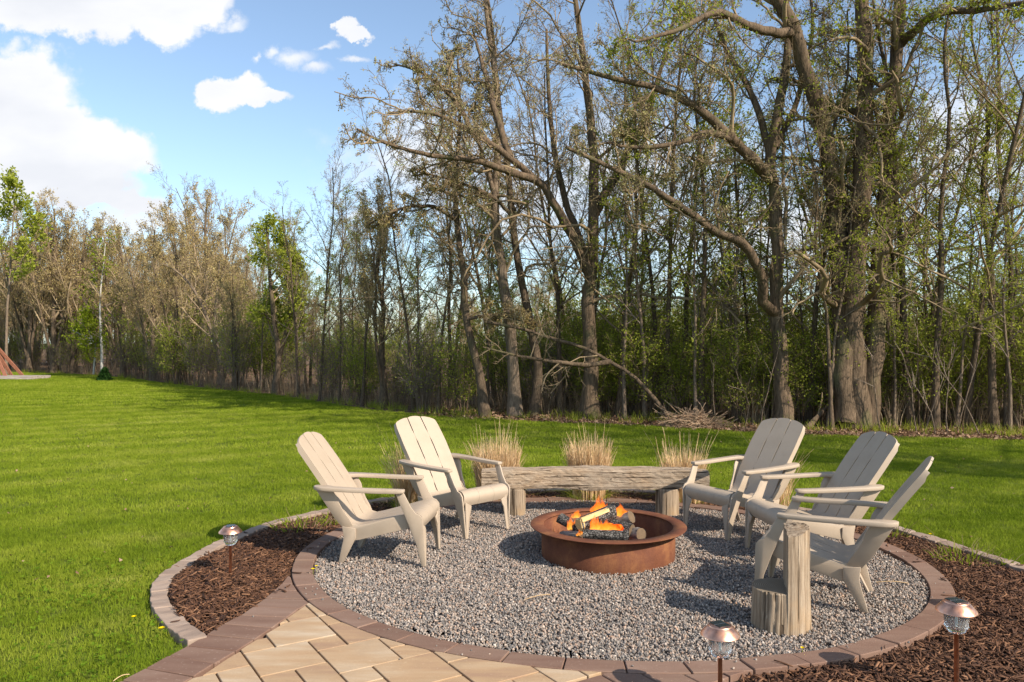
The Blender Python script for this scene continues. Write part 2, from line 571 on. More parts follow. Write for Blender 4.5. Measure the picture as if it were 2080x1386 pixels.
m.color(m.ramp(m.noise(m.coord('Object', (1, 9, 9)), 3, 4), [(.3, (.2, .165, .14)), (.7, (.46, .4, .34))])); MAT['greyboard'] = m.m
m = M('charred_log', .9, .2)
oc = m.coord('Object')
vo = m.n('ShaderNodeTexVoronoi', feature='DISTANCE_TO_EDGE'); vo.inputs['Scale'].default_value = 62
m.L.new(m.coord('Object', (.8, 1, 1)), vo.inputs['Vector'])
e = m.ramp(vo.outputs['Distance'], [(.02, (0, 0, 0)), (.12, (1, 1, 1))])
c = m.ramp(m.noise(oc, 30, 5, .7), [(.35, (.03, .027, .025)), (.52, (.12, .11, .10)), (.75, (.34, .31, .28))])
c = m.mix(e, (.008, .007, .006), c)
m.color(c).bump(e, .9, .008)
MAT['char'] = m.m
m = M('grey_bark_log', .9, .15)
a = m.noise(m.coord('Object', (3, 18, 18)), 3, 5, .7)
m.color(m.ramp(a, [(.3, (.05, .04, .035)), (.5, (.24, .2, .17)), (.7, (.48, .41, .34))])).bump(a, .9, .012)
MAT['logbark'] = m.m
m = M('split_wood', .8, .2)
a = m.noise(m.coord('Object', (2, 25, 25)), 3, 4)
m.color(m.ramp(a, [(.3, (.5, .31, .12)), (.7, (.74, .52, .25))])); MAT['split'] = m.m
m = M('ash', .95, .05)
m.color(m.ramp(m.noise(m.coord('World'), 40, 5), [(.35, (.02, .018, .017)), (.7, (.22, .2, .19))])).bump(m.noise(m.coord('World'), 60, 4), 1, .02); MAT['ash'] = m.m


def emis(name, stops, axis_scale, strength, alpha):
    m = M(name)
    tc = m.n('ShaderNodeTexCoord'); sp = m.n('ShaderNodeSeparateXYZ'); m.L.new(tc.outputs['Generated'], sp.inputs[0])
    em = m.n('ShaderNodeEmission'); em.inputs['Strength'].default_value = strength
    m.L.new(m.ramp(sp.outputs[2], stops), em.inputs['Color'])
    tr = m.n('ShaderNodeBsdfTransparent'); mx = m.n('ShaderNodeMixShader')
    lw = m.n('ShaderNodeLayerWeight'); lw.inputs['Blend'].default_value = .35
    a = m.math('MULTIPLY', m.math('SUBTRACT', 1.0, lw.outputs['Facing']), alpha)
    a = m.math('MULTIPLY', a, m.ramp(sp.outputs[2], [(0, (.9, .9, .9)), (.6, (.7, .7, .7)), (1, (.05, .05, .05))]))
    a = m.math('MULTIPLY', a, m.ramp(m.noise(m.coord('Object'), 22, 3), [(.25, (.35, .35, .35)), (.6, (1, 1, 1))]))
    m.L.new(a, mx.inputs[0]); m.L.new(tr.outputs[0], mx.inputs[1]); m.L.new(em.outputs[0], mx.inputs[2])
    m.L.new(mx.outputs[0], m.out.inputs['Surface'])
    return m.m


MAT['flame'] = emis('flame', [(0, (1, .46, .07)), (.4, (1, .25, .02)), (1, (.9, .11, .005))], 1, 1.2, .62)
m = M('ember')
em = m.n('ShaderNodeEmission'); em.inputs['Strength'].default_value = 1.3
m.L.new(m.ramp(m.noise(m.coord('Object'), 40, 4), [(.35, (.25, .01, .0)), (.6, (1, .12, .01)), (.75, (1, .35, .05))]), em.inputs['Color'])
m.L.new(em.outputs[0], m.out.inputs['Surface']); MAT['ember'] = m.m

# ================================================================ scatter


def scatter(name, P, rot, scl, idx, variants, mat):
    me = bpy.data.meshes.new(name)
    P = np.asarray(P, np.float32)
    me.vertices.add(len(P)); me.vertices.foreach_set('co', P.ravel())
    a = me.attributes.new('rot', 'FLOAT_VECTOR', 'POINT'); a.data.foreach_set('vector', np.asarray(rot, np.float32).ravel())
    a = me.attributes.new('scl', 'FLOAT_VECTOR', 'POINT')
    scl = np.asarray(scl, np.float32)
    if scl.ndim == 1: scl = np.repeat(scl[:, None], 3, 1)
    a.data.foreach_set('vector', scl.ravel())
    a = me.attributes.new('pick', 'INT', 'POINT'); a.data.foreach_set('value', np.asarray(idx, np.int32))
    o = link(bpy.data.objects.new(name, me))
    col = bpy.data.collections.new(name + '_variants')
    for i, vm in enumerate(variants):
        if not vm.materials: vm.materials.append(mat)
        col.objects.link(bpy.data.objects.new('%s_variant_%02d' % (name, i), vm))
    ng = bpy.data.node_groups.new(name + '_scatter', 'GeometryNodeTree')
    ng.interface.new_socket('Geometry', in_out='INPUT', socket_type='NodeSocketGeometry')
    ng.interface.new_socket('Geometry', in_out='OUTPUT', socket_type='NodeSocketGeometry')
    gi, go = ng.nodes.new('NodeGroupInput'), ng.nodes.new('NodeGroupOutput')
    ins = ng.nodes.new('GeometryNodeInstanceOnPoints')
    ci = ng.nodes.new('GeometryNodeCollectionInfo'); ci.inputs['Collection'].default_value = col
    ci.inputs['Separate Children'].default_value = True; ci.inputs['Reset Children'].default_value = True

    def at(nm, t):
        n = ng.nodes.new('GeometryNodeInputNamedAttribute'); n.data_type = t; n.inputs['Name'].default_value = nm
        return n.outputs['Attribute']
    ng.links.new(gi.outputs[0], ins.inputs['Points'])
    ng.links.new(ci.outputs[0], ins.inputs['Instance'])
    ins.inputs['Pick Instance'].default_value = True
    ng.links.new(at('pick', 'INT'), ins.inputs['Instance Index'])
    e2r = ng.nodes.new('FunctionNodeEulerToRotation')
    ng.links.new(at('rot', 'FLOAT_VECTOR'), e2r.inputs[0]); ng.links.new(e2r.outputs[0], ins.inputs['Rotation'])
    ng.links.new(at('scl', 'FLOAT_VECTOR'), ins.inputs['Scale'])
    ng.links.new(ins.outputs[0], go.inputs[0])
    md = o.modifiers.new('scatter', 'NODES'); md.node_group = ng
    return o

# ================================================================ layout of the place
RC = np.array([.62, 5.9])
SI = [2.1004, .0721, .1171, .0829, -.0527, .0212, -.0001]
SO = [2.2523, .1219, .1180, .0811, .0113, -.0324, -.0053]


def rad_at(S_, th):
    r = S_[0] + 0 * th
    for k in (1, 2, 3):
        r = r + S_[2 * k - 1] * np.cos(k * th) + S_[2 * k] * np.sin(k * th)
    return r


def r_in(th):
    return rad_at(SI, th)


def r_out(th):
    return r_in(th) + .148


def ring_pt(th, r):
    return np.array([RC[0] + r * math.cos(th), RC[1] + r * math.sin(th)])


def ring_test(P):
    """signed distance like value: r - r_in"""
    d = P[:, :2] - RC
    th = np.arctan2(d[:, 1], d[:, 0])
    return np.hypot(d[:, 0], d[:, 1]) - r_in(th)


UU = np.array([.848, .53]); UU /= np.hypot(*UU)
VV = np.array([UU[1], -UU[0]])
curb_px = [(379.5, 1305), (341, 1275), (317, 1250.9), (306.8, 1222.6), (305, 1205), (311, 1187), (327, 1167), (350.8, 1152), (372, 1136), (415, 1114), (453, 1095), (496, 1076.5), (550, 1057.7), (604, 1045.6), (657.7, 1033.5)]
curb = [G(*p).xy for p in curb_px] + [Vector(p) for p in [(-1.45, 8.02), (-.9, 8.36), (-.3, 8.58), (.4, 8.70), (1.1, 8.70), (1.75, 8.50), (2.3, 8.13)]] + \
       [G(*p).xy for p in [(1640, 1034), (1720, 1047), (1794.7, 1063.7), (1852, 1077.4), (1914.5, 1093.7), (1957, 1107.4), (2014, 1127), (2079, 1147)]] + [Vector(p) for p in [(3.93, 5.1), (4.05, 4.4), (4.1, 3.6), (4.1, 2.4)]]


def resample(pts, step):
    pts = [Vector(p) for p in pts]
    # Catmull-Rom then even spacing
    dense = []
    for i in range(len(pts) - 1):
        p0, p1, p2, p3 = pts[max(i - 1, 0)], pts[i], pts[i + 1], pts[min(i + 2, len(pts) - 1)]
        for k in range(12):
            t = k / 12
            dense.append(.5 * ((2 * p1) + (p2 - p0) * t + (2 * p0 - 5 * p1 + 4 * p2 - p3) * t * t + (3 * p1 - p0 - 3 * p2 + p3) * t ** 3))
    dense.append(pts[-1])
    D = np.array([tuple(p) for p in dense])
    s = np.r_[0, np.cumsum(np.linalg.norm(np.diff(D, axis=0), axis=1))]
    n = max(2, int(round(s[-1] / step)) + 1)
    q = np.linspace(0, s[-1], n)
    return np.stack([np.interp(q, s, D[:, k]) for k in range(D.shape[1])], 1)


curbP = resample([c.to_3d() for c in curb], .05)[:, :2]
tang = np.gradient(curbP, axis=0); tang /= np.linalg.norm(tang, axis=1)[:, None]
curbN = np.c_[tang[:, 1], -tang[:, 0]]     # to the right of travel = towards the bed
curbI = curbP + curbN * .12
sol_out = [G(*p).xy for p in [(583.5, 1169), (571, 1185), (555, 1199.4), (537, 1214.5), (513, 1231.7), (488.6, 1248.9), (452, 1267), (418, 1288), (379.5, 1310.4), (341, 1330.6), (294.7, 1355.9)]]
sol_in = [G(*p).xy for p in [(600, 1171), (612, 1186), (622, 1200), (640, 1217), (608.7, 1235.7), (583.5, 1253.9), (553, 1275), (518, 1298.3), (480.5, 1321.5), (437, 1346.8), (394.7, 1373)]]
for k in range(8):      # the course runs on towards the house
    d = Vector((-.34, -.94)) * .146
    sol_out.append(sol_out[-1] + d); sol_in.append(sol_in[-1] + d)
bed_poly = [tuple(p) for p in curbP] + [(4.1, 1.2), (-2.3, 1.2)] + [tuple(p) for p in sol_out[:7:-1]]
edge_px = [(-200, 752), (0, 755), (200, 762), (400, 785), (560, 801), (700, 822), (850, 838), (1000, 846), (1300, 857), (1600, 873), (2080, 885)]
wood_edge = [G(*p).xy for p in edge_px] + [Vector(p) for p in [(12.5, 11.5), (16, 8.5), (19, 5.5), (24, 4), (34, 3)]]
WE = resample([w.to_3d() for w in wood_edge], .5)[:, :2]
lawn_poly = [tuple(w) for w in WE] + [(34, -10), (-60, -10), (-60, WE[0][1])]


def edge_y(x):
    return np.interp(x, WE[:, 0], WE[:, 1])

# ================================================================ ground sheets


def sheet(name, ring, z, mat, kind='structure'):
    bm = bmesh.new()
    vs = [bm.verts.new((p[0], p[1], z)) for p in ring]
    f = bm.faces.new(vs)
    if f.calc_center_median() and f.normal.z < 0: pass
    bmesh.ops.triangulate(bm, faces=bm.faces[:])
    for f in bm.faces:
        f.normal_update()
        if f.normal.z < 0: f.normal_flip()
    me = bpy.data.meshes.new(name); bm.to_mesh(me); bm.free()
    o = obj(name, me, None, mat)
    tag(o, kind=kind)
    return o


sheet('ground', [(-400, -150), (400, -150), (400, 500), (-400, 500)], -.047, MAT['lawn'])
ff = [(w[0], w[1] - (.35 if w[0] > 0 else 0) + .2 * math.sin(w[0] * 2.3)) for w in WE]
sheet('forest_floor', ff + [(80, 3), (80, 160), (-120, 160), (-120, WE[0][1])], -.040, MAT['litter'])


def mound(P):
    x, y = P[:, 0], P[:, 1]
    left = np.exp(-((x + 2.1) / .45) ** 2 - ((y - 5.35) / .8) ** 2)
    return -.038 + .045 * left * np.clip((ring_test(P) - .17) / .25, 0, 1) + .004 * np.sin(x * 9) * np.cos(y * 8)


gx, gy = np.meshgrid(np.arange(-3, 4.3, .05), np.arange(1.2, 9, .05), indexing='ij')
GP = np.c_[gx.ravel(), gy.ravel()]
keep = inside(bed_poly, GP).reshape(gx.shape)
Vt = np.c_[GP, mound(GP)]
ii, jj = np.meshgrid(np.arange(gx.shape[0] - 1), np.arange(gx.shape[1] - 1), indexing='ij')
cell = keep[:-1, :-1] & keep[1:, :-1] & keep[1:, 1:] & keep[:-1, 1:]
rt = (ring_test(GP) > .06).reshape(gx.shape)
cell &= rt[:-1, :-1]
solP = [tuple(p) for p in sol_out] + [tuple(p) for p in sol_in[::-1]]
patio_poly = [tuple(p) for p in sol_in[2:]] + [(2.0, 1.0), (1.15, 3.80), (1.0, 3.9), (.4, 4.0), (-.6, 4.3)]
ip = inside(patio_poly, GP).reshape(gx.shape)
cell &= ~ip[:-1, :-1]
cell &= ~inside(solP, GP).reshape(gx.shape)[:-1, :-1]
w = gx.shape[1]
q = (ii * w + jj)[cell]
quad = np.c_[q, q + w, q + w + 1, q + 1]
used, inv = np.unique(quad, return_inverse=True)
o = obj('mulch_bed', np_mesh('mulch_bed', Vt[used], inv.reshape(quad.shape)), None, MAT['soil']); tag(o, kind='structure')
th = np.linspace(0, 2 * math.pi, 160, endpoint=False)
sheet('gravel_bed', [ring_pt(t, r_in(np.array(t)) + .03) for t in th], -.036, MAT['gravelbed'])

# ---------------------------------------------------------------- ring border
ths = np.linspace(0, 2 * math.pi, 1441)
arc = np.array([ring_pt(t, float(r_in(np.array(t)))) for t in ths])
sl_ = np.r_[0, np.cumsum(np.linalg.norm(np.diff(arc, axis=0), axis=1))]
nb = int(round(sl_[-1] / .297))
# one joint must fall where the photo shows it
t0 = math.atan2(4.0 - RC[1], .568 - RC[0]) % (2 * math.pi)
s0 = np.interp(t0, ths, sl_)
bm = bmesh.new()
inner = [(*ring_pt(t, float(r_in(np.array(t))) + .012), 0) for t in th]
for k in range(len(th)):
    a, b = th[k], th[(k + 1) % len(th)]
    pts = [ring_pt(a, float(r_in(np.array(a))) + .01), ring_pt(b, float(r_in(np.array(b))) + .01), ring_pt(b, float(r_out(np.array(b))) - .01), ring_pt(a, float(r_out(np.array(a))) - .01)]
    bm.faces.new([bm.verts.new((p[0], p[1], -.030)) for p in pts])
me = bpy.data.meshes.new('paver_ring'); bm.to_mesh(me); bm.free()
ring_base = obj('paver_ring_border', me, None, MAT['joint']); tag(ring_base, kind='structure')
R2 = random.Random(4)
for k in range(nb):
    sa = (s0 + k * sl_[-1] / nb) % sl_[-1]
    sb = sa + sl_[-1] / nb
    g = .0035
    q = [(sa + g + (sb - sa - 2 * g) * i / 5) % sl_[-1] for i in range(6)]
    tq = [float(np.interp(s, sl_, ths)) for s in q]
    top = [ring_pt(t, float(r_in(np.array(t))) + .003) for t in tq] + [ring_pt(t, float(r_out(np.array(t))) - .002) for t in tq[::-1]]
    dz = R2.uniform(-.003, .003); tx, ty = R2.uniform(-.006, .006), R2.uniform(-.006, .006)
    c = sum(top) / len(top)
    bm = bmesh.new()
    prism(bm, [(p[0], p[1], dz + (p[0] - c[0]) * tx + (p[1] - c[1]) * ty) for p in top], [(p[0], p[1], -.07) for p in top])
    obj('brick', bm_mesh('brick', bm, .004, 1), ring_base, MAT['brown'])

# ---------------------------------------------------------------- soldier courses
sheetbase = obj('path_edging', np_mesh('path_edging', [(*p, -.032) for p in sol_out] + [(*p, -.032) for p in sol_in], [(i, i + 1, len(sol_out) + i + 1, len(sol_out) + i) for i in range(len(sol_out) - 1)]), None, MAT['joint'])
tag(sheetbase, kind='structure')


def paver_piece(ring, base, mat, name='paver', dz=0.0, h=.07, bev=.004):
    ring = [np.array(p[:2]) for p in ring]
    c = sum(ring) / len(ring)
    tx, ty = R2.uniform(-.006, .006), R2.uniform(-.006, .006)
    dz += R2.uniform(-.002, .002)
    bm = bmesh.new()
    prism(bm, [(p[0], p[1], dz + (p[0] - c[0]) * tx + (p[1] - c[1]) * ty) for p in ring], [(p[0], p[1], -h) for p in ring])
    return obj(name, bm_mesh(name, bm, bev, 1), base, mat)


def clean(ring, tol=.004):
    out = []
    for p in ring:
        if not out or np.hypot(*(np.array(p) - out[-1])) > tol: out.append(np.array(p))
    if len(out) > 1 and np.hypot(*(out[0] - out[-1])) < tol: out.pop()
    return out


def minus_ring(ring, grow=.004):
    """part of a polygon outside the ring border"""
    pts = []
    n = len(ring)
    for i in range(n):
        a, b = np.array(ring[i]), np.array(ring[(i + 1) % n])
        m_ = max(2, int(np.hypot(*(b - a)) / .008))
        for k in range(m_): pts.append((a + (b - a) * k / m_, k == 0))
    P = np.array([p for p, _ in pts])
    d = ring_test(P) - .148 - grow
    out = d > 0
    if out.all(): return ring
    if not out.any(): return None
    # longest outside run
    N_ = len(P)
    st = [i for i in range(N_) if out[i] and not out[i - 1]]
    best = None
    for s in st:
        e = s
        while out[(e + 1) % N_] and e - s < N_: e += 1
        if best is None or e - s > best[1] - best[0]: best = (s, e)
    run = [i % N_ for i in range(best[0], best[1] + 1)]
    res = [P[run[0]]] + [P[i] for i in run[1:-1] if pts[i][1]] + [P[run[-1]]]
    a1 = math.atan2(*(P[run[-1]] - RC)[::-1]); a0 = math.atan2(*(P[run[0]] - RC)[::-1])
    while a0 - a1 > math.pi: a0 -= 2 * math.pi
    while a0 - a1 < -math.pi: a0 += 2 * math.pi
    for k in range(1, 6):
        t = a1 + (a0 - a1) * k / 6
        res.append(ring_pt(t, float(r_out(np.array(t))) + grow))
    return res


def area(r):
    return .5 * sum(r[i][0] * r[(i + 1) % len(r)][1] - r[(i + 1) % len(r)][0] * r[i][1] for i in range(len(r)))


def shrink(ring, g):
    ring = clean(ring)
    if len(ring) < 3: return None
    if area(ring) < 0: ring = ring[::-1]
    n = len(ring); out = []
    for i in range(n):
        p0, p1, p2 = ring[i - 1], ring[i], ring[(i + 1) % n]
        d1 = (p1 - p0) / np.hypot(*(p1 - p0)); d2 = (p2 - p1) / np.hypot(*(p2 - p1))
        n1 = np.array([-d1[1], d1[0]]); n2 = np.array([-d2[1], d2[0]])
        b = n1 + n2; l = np.hypot(*b)
        if l < .2: out.append(p1 + n1 * g); continue
        b /= l
        out.append(p1 + b * g / max(.35, b @ n1))
    return out


for i in range(len(sol_out) - 1):
    ring = [tuple(sol_out[i]), tuple(sol_in[i]), tuple(sol_in[i + 1]), tuple(sol_out[i + 1])]
    ring = minus_ring(ring, .003)
    if ring is None: continue
    ring = shrink(ring, .0042)
    if ring is None or abs(area(ring)) < .002: continue
    paver_piece(ring, sheetbase, MAT['brown'], 'brick', -.002)

patio = sheet('patio', [tuple(p) for p in sol_in[2:]] + [(1.9, 1.0), (2.1, 2.5), (1.32, 3.84), (.4, 3.98), (-.6, 4.25), (-1.15, 4.75)], -.034, MAT['joint'])


def clip_half(ring, p, n):
    """keep the side where (x-p).n > 0"""
    out = []
    for i in range(len(ring)):
        a, b = np.array(ring[i]), np.array(ring[(i + 1) % len(ring)])
        da, db = (a - p) @ n, (b - p) @ n
        if da > 0: out.append(a)
        if da * db < 0: out.append(a + (b - a) * da / (da - db))
    return out


def uvp(u, v):
    return UU * u + VV * v


def gu(i): return .982 + .169 * i


def gv(j): return -4.203 + .1668 * j


given = [(1, 3, -2, 0), (2, 3, 0, 1), (0, 2, 0, 2), (0, 1, -1, 0), (2, 4, 1, 3), (3, 5, -1, 1), (3, 5, -2, -1), (4, 6, 1, 2), (4, 5, 2, 3), (5, 6, 2, 3), (3, 5, 3, 5), (2, 3, 3, 4),
         (5, 6, 3, 4), (5, 7, 4, 6), (4, 5, 5, 6), (7, 8, 5, 7), (8, 9, 6, 7), (6, 7, 3, 4), (-2, 0, -1, 1), (-1, 0, 1, 3), (-2, -1, 1, 2), (0, 1, 2, 3), (1, 2, 2, 4), (2, 3, -4, -2), (1, 2, -4, -2), (0, 1, -2, -1), (2, 4, -6, -4), (3, 4, -4, -2), (7, 9, 4, 5), (8, 9, 5, 6)]
occ = set()
pieces = []
for (a, b, c_, d) in given:
    pieces.append((a, b, c_, d))
    for i in range(a, b):
        for j in range(c_, d): occ.add((i, j))
R3 = random.Random(11)
for j in range(-5, 7):
    for i in range(-16, 10):
        if (i, j) in occ: continue
        opts = [(2, 2), (2, 2), (1, 2), (2, 1), (1, 1)]
        R3.shuffle(opts); opts.append((1, 1))
        for (a, b) in opts:
            cells = [(i + x, j + y) for x in range(a) for y in range(b)]
            if j + b <= 7 and not any(c_ in occ for c_ in cells):
                occ.update(cells); pieces.append((i, i + a, j, j + b)); break
sin_arr = [np.array(tuple(p)) for p in sol_in]
for (a, b, c_, d) in pieces:
    ring = [uvp(gu(a), gv(c_)), uvp(gu(b), gv(c_)), uvp(gu(b), gv(d)), uvp(gu(a), gv(d))]
    cen = sum(ring) / 4
    if cen[1] < 2.3: continue
    # left limit: the soldier course, taken segment by segment
    for k in range(4, len(sin_arr) - 1):
        p, q = sin_arr[k], sin_arr[k + 1]
        dd = q - p; nn = np.array([-dd[1], dd[0]]) / np.hypot(*dd)
        lo, hi = min(p[1], q[1]), max(p[1], q[1])
        if any(lo - .08 < r_[1] < hi + .08 for r_ in ring) or lo < cen[1] < hi:
            ring = clip_half(ring, p, nn)
            if len(ring) < 3: break
    if len(ring) < 3: continue
    ring = clean(ring)
    if len(ring) < 3: continue
    ring = minus_ring(ring, .003)
    if ring is None: continue
    ring = shrink(ring, .0045)
    if ring is None or area(ring) < .0012: continue
    paver_piece(ring, patio, MAT['tan'], 'paver', -.001, bev=.0025)
for k in range(-14, 12):
    ring = [uvp(2.402 + .17 * k, -3.028), uvp(2.402 + .17 * (k + 1), -3.028), uvp(2.402 + .17 * (k + 1), -2.668), uvp(2.402 + .17 * k, -2.668)]
    if sum(ring)[1] / 4 < 2.3: continue
    ring = minus_ring(ring, .003)
    if ring is None: continue
    ring = shrink(ring, .004)
    if ring is None or area(ring) < .002: continue
    paver_piece(ring, patio, MAT['brown'], 'brick', -.002)

# ---------------------------------------------------------------- stone curb round the bed
cb = empty('stone_curb'); tag(cb, kind='structure')
seg = np.r_[0, np.cumsum(np.linalg.norm(np.diff(curbP, axis=0), axis=1))]
s = 0.0
while s < seg[-1] - .15:
    ln = R2.uniform(.26, .40)
    e = min(s + ln, seg[-1])
    tq = np.linspace(s + .004, e - .004, 7)
    P = np.stack([np.interp(tq, seg, curbP[:, k]) for k in (0, 1)], 1)
    Nn = np.stack([np.interp(tq, seg, curbN[:, k]) for k in (0, 1)], 1)
    Wd = .115 + R2.uniform(-.012, .012)
    o1 = P + Nn * np.array([[R2.uniform(-.008, .008)] for _ in tq])
    o2 = P + Nn * (Wd + np.array([[R2.uniform(-.008, .008)] for _ in tq]))
    if P[0][1] > 2.3:
        zt = .002 + R2.uniform(-.008, .008)
        bm = bmesh.new()
        rows_ = []
        for a_, b_ in zip(o1, o2):
            z1, z2 = zt + R2.uniform(-.004, .004), zt + R2.uniform(-.004, .004)
            rows_.append([bm.verts.new(q_) for q_ in ((a_[0], a_[1], z1), (b_[0], b_[1], z2), (b_[0], b_[1], -.09), (a_[0], a_[1], -.09))])
        for i_ in range(len(rows_) - 1):
            for k_ in range(4): bm.faces.new((rows_[i_][k_], rows_[i_][(k_ + 1) % 4], rows_[i_ + 1][(k_ + 1) % 4], rows_[i_ + 1][k_]))
        bm.faces.new(rows_[0][::-1]); bm.faces.new(rows_[-1])
        obj('curb_block', bm_mesh('curb_block', bm, .006, 2, 60), cb, MAT['curb'])
    s = e

# ================================================================ gravel, mulch, grass (uncountable)


def rock(seed):
    r = np.random.default_rng(seed)
    bm = bmesh.new(); bmesh.ops.create_icosphere(bm, subdivisions=1, radius=1)
    for v in bm.verts:
        v.co *= r.uniform(.72, 1.25)
    sx, sy, sz = r.uniform(.8, 1.3), r.uniform(.7, 1.0), r.uniform(.5, .85)
    for v in bm.verts: v.co = Vector((v.co.x * sx, v.co.y * sy, v.co.z * sz)) * .0092
    return bm_mesh('stone', bm)


def scatter_gravel():
    N = 175000
    P = np.c_[RNG.uniform(-1.7, 3.0, N), RNG.uniform(3.8, 8.3, N)]
    d = ring_test(P)
    fr = np.hypot(P[:, 0] - .735, P[:, 1] - 6.045)
    P = P[(d < -.006) & (fr > .5)]
    z = -.03 + RNG.uniform(0, .022, len(P)) + .006 * np.sin(P[:, 0] * 7) * np.sin(P[:, 1] * 6)
    Q2 = np.c_[RNG.uniform(-1.9, 3.1, 9000), RNG.uniform(3.3, 8.3, 9000)]
    d2 = ring_test(Q2)
    Q2 = Q2[(d2 > .0) & (d2 < .6) & (RNG.uniform(0, 1, 9000) < np.exp(-d2 / .05) * .35 + .004) & (Q2[:, 1] > 3.2)]
    z = np.r_[z, np.where(ring_test(Q2) < .15, .003, .002)]
    P = np.vstack([P, Q2])
    n = len(P)
    o = scatter('gravel', np.c_[P, z], RNG.uniform(0, 6.28, (n, 3)), RNG.uniform(.42, 1.0, n), RNG.integers(0, 8, n), [rock(i) for i in range(8)], MAT['stone'])
    tag(o, 'crushed grey, white and pink gravel filling the paver ring', 'gravel', kind='stuff')


def chip(seed):
    r = np.random.default_rng(seed)
    L, Wd, T = r.uniform(.018, .042), r.uniform(.0022, .006), r.uniform(.001, .0028)
    bend = r.uniform(-.006, .006)
    V, Q = [], []
    for i in range(4):
        t = i / 3; x = (t - .5) * 2 * L
        y = bend * math.sin(t * math.pi); wd = Wd * (1 - abs(t - .5) * r.uniform(.3, 1.4))
        z = r.uniform(-.002, .002)
        V += [(x, y - wd, z - T), (x, y + wd, z - T), (x, y + wd, z + T), (x, y - wd, z + T)]
    for i in range(3):
        for k in range(4):
            Q.append((i * 4 + k, i * 4 + (k + 1) % 4, i * 4 + 4 + (k + 1) % 4, i * 4 + 4 + k))
    Q += [(3, 2, 1, 0), (12, 13, 14, 15)]
    return np_mesh('chip', V, Q)


def in_bed(P, marg=.0):
    m_ = inside([tuple(p) for p in (curbP + curbN * (.128 + marg))] + [(4.0, 1.2), (-2.3, 1.2)] + [tuple(p) for p in sol_out[:7:-1]], P)
    m_ &= ring_test(P) > .155 + marg
    m_ &= ~inside(solP, P)
    m_ &= ~inside(patio_poly, P)
    v_ = P[:, :2] @ VV
    m_ &= ~((v_ < -2.66 + marg) & (P[:, 1] < 4.05) & (P[:, 0] > -1.4))
    m_ &= ~((P[:, 1] < 3.9) & (P[:, 0] < .9))
    return m_


def scatter_mulch():
    N = 190000
    P = np.c_[RNG.uniform(-2.6, 4.1, N), RNG.uniform(3.0, 8.7, N)]
    P = P[in_bed(P)]
    n = len(P)
    z = mound(P) + RNG.uniform(0, .022, n)
    C2 = np.c_[RNG.uniform(-2.6, 4.1, 14000), RNG.uniform(3.0, 8.7, 14000)]
    near = np.zeros(len(C2), bool)
    for dx, dy in ((.05, 0), (-.05, 0), (0, .05), (0, -.05), (.09, .03), (-.09, -.03)):
        near |= in_bed(C2 + np.array([dx, dy]))
    C2 = C2[near & ~in_bed(C2) & (RNG.uniform(0, 1, len(C2)) < .13) & inside(bed_poly, C2)]
    z = np.r_[z, np.full(len(C2), .008)]; P = np.vstack([P, C2]); n = len(P)
    rot = np.c_[RNG.normal(0, .3, n), RNG.normal(0, .28, n), RNG.uniform(0, 6.28, n)]
    rot[n - len(C2):, :2] *= .2
    o = scatter('mulch', np.c_[P, z], rot, RNG.uniform(.6, 1.3, n), RNG.integers(0, 10, n), [chip(i) for i in range(10)], MAT['chip'])
    tag(o, 'shredded dark brown bark mulch round the paver ring', 'mulch', kind='stuff')


def tuft(seed, nbl, spread, h, w, lean=.5):
    r = np.random.default_rng(seed)
    V, Q = [], []
    for b in range(nbl):
        a, rr = r.uniform(0, 6.28), spread * math.sqrt(r.uniform(0, 1))
        x0, y0 = rr * math.cos(a), rr * math.sin(a)
        d = r.uniform(0, 6.28); ln = abs(r.normal(0, lean)) * h; hh = h * r.uniform(.55, 1.1)
        f = r.uniform(0, 6.28); wx, wy = math.cos(f) * w / 2, math.sin(f) * w / 2
        i = len(V)
        mx, my = x0 + ln * .35 * math.cos(d), y0 + ln * .35 * math.sin(d)
        tx, ty = x0 + ln * math.cos(d), y0 + ln * math.sin(d)
        V += [(x0 - wx, y0 - wy, 0), (x0 + wx, y0 + wy, 0), (mx + wx * .8, my + wy * .8, hh * .6), (mx - wx * .8, my - wy * .8, hh * .6), (tx, ty, hh), (tx - wx * .2, ty - wy * .2, hh * .99)]
        Q += [(i, i + 1, i + 2, i + 3), (i + 3, i + 2, i + 4, i + 5)]
    return np_mesh('tuft', V, Q)


def scatter_grass():
    zones = [  # y range, density, spread, width, height
        (2.6, 7.5, 950, .045, .0028, .031),
        (7.5, 12, 420, .06, .0042, .032),
        (12, 20, 190, .09, .0065, .035),
        (20, 44, 70, .14, .012, .048)]
    AP, AR, AS, AI, vs = [], [], [], [], []
    for zi, (y0, y1, dn, sp, w_, h) in enumerate(zones):
        half = lambda y: .72 * y + 1.2
        xr = half(y1)
        n = int(dn * 2 * xr * (y1 - y0))
        P = np.c_[RNG.uniform(-xr, xr, n), RNG.uniform(y0, y1, n)]
        P = P[np.abs(P[:, 0]) < .72 * P[:, 1] + 1.2]
        P = P[inside(lawn_poly, P + np.c_[np.zeros(len(P)), np.where(P[:, 0] > 0, .45, .05)])]
        P = P[~inside(bed_poly, P)]
        n = len(P)
        base = len(vs)
        vs += [tuft(zi * 10 + k, 14, sp, h, w_) for k in range(5)]
        AP.append(np.c_[P, np.full(n, -.036)]); AR.append(np.c_[np.zeros((n, 2)), RNG.uniform(0, 6.28, n)])
        s_ = RNG.uniform(.75, 1.25, n); AS.append(s_); AI.append(RNG.integers(0, 5, n) + base)
    o = scatter('lawn_grass', np.vstack(AP), np.vstack(AR), np.hstack(AS), np.hstack(AI), vs, MAT['grass'])
    tag(o, 'bright green mown lawn grass', 'grass', kind='stuff')


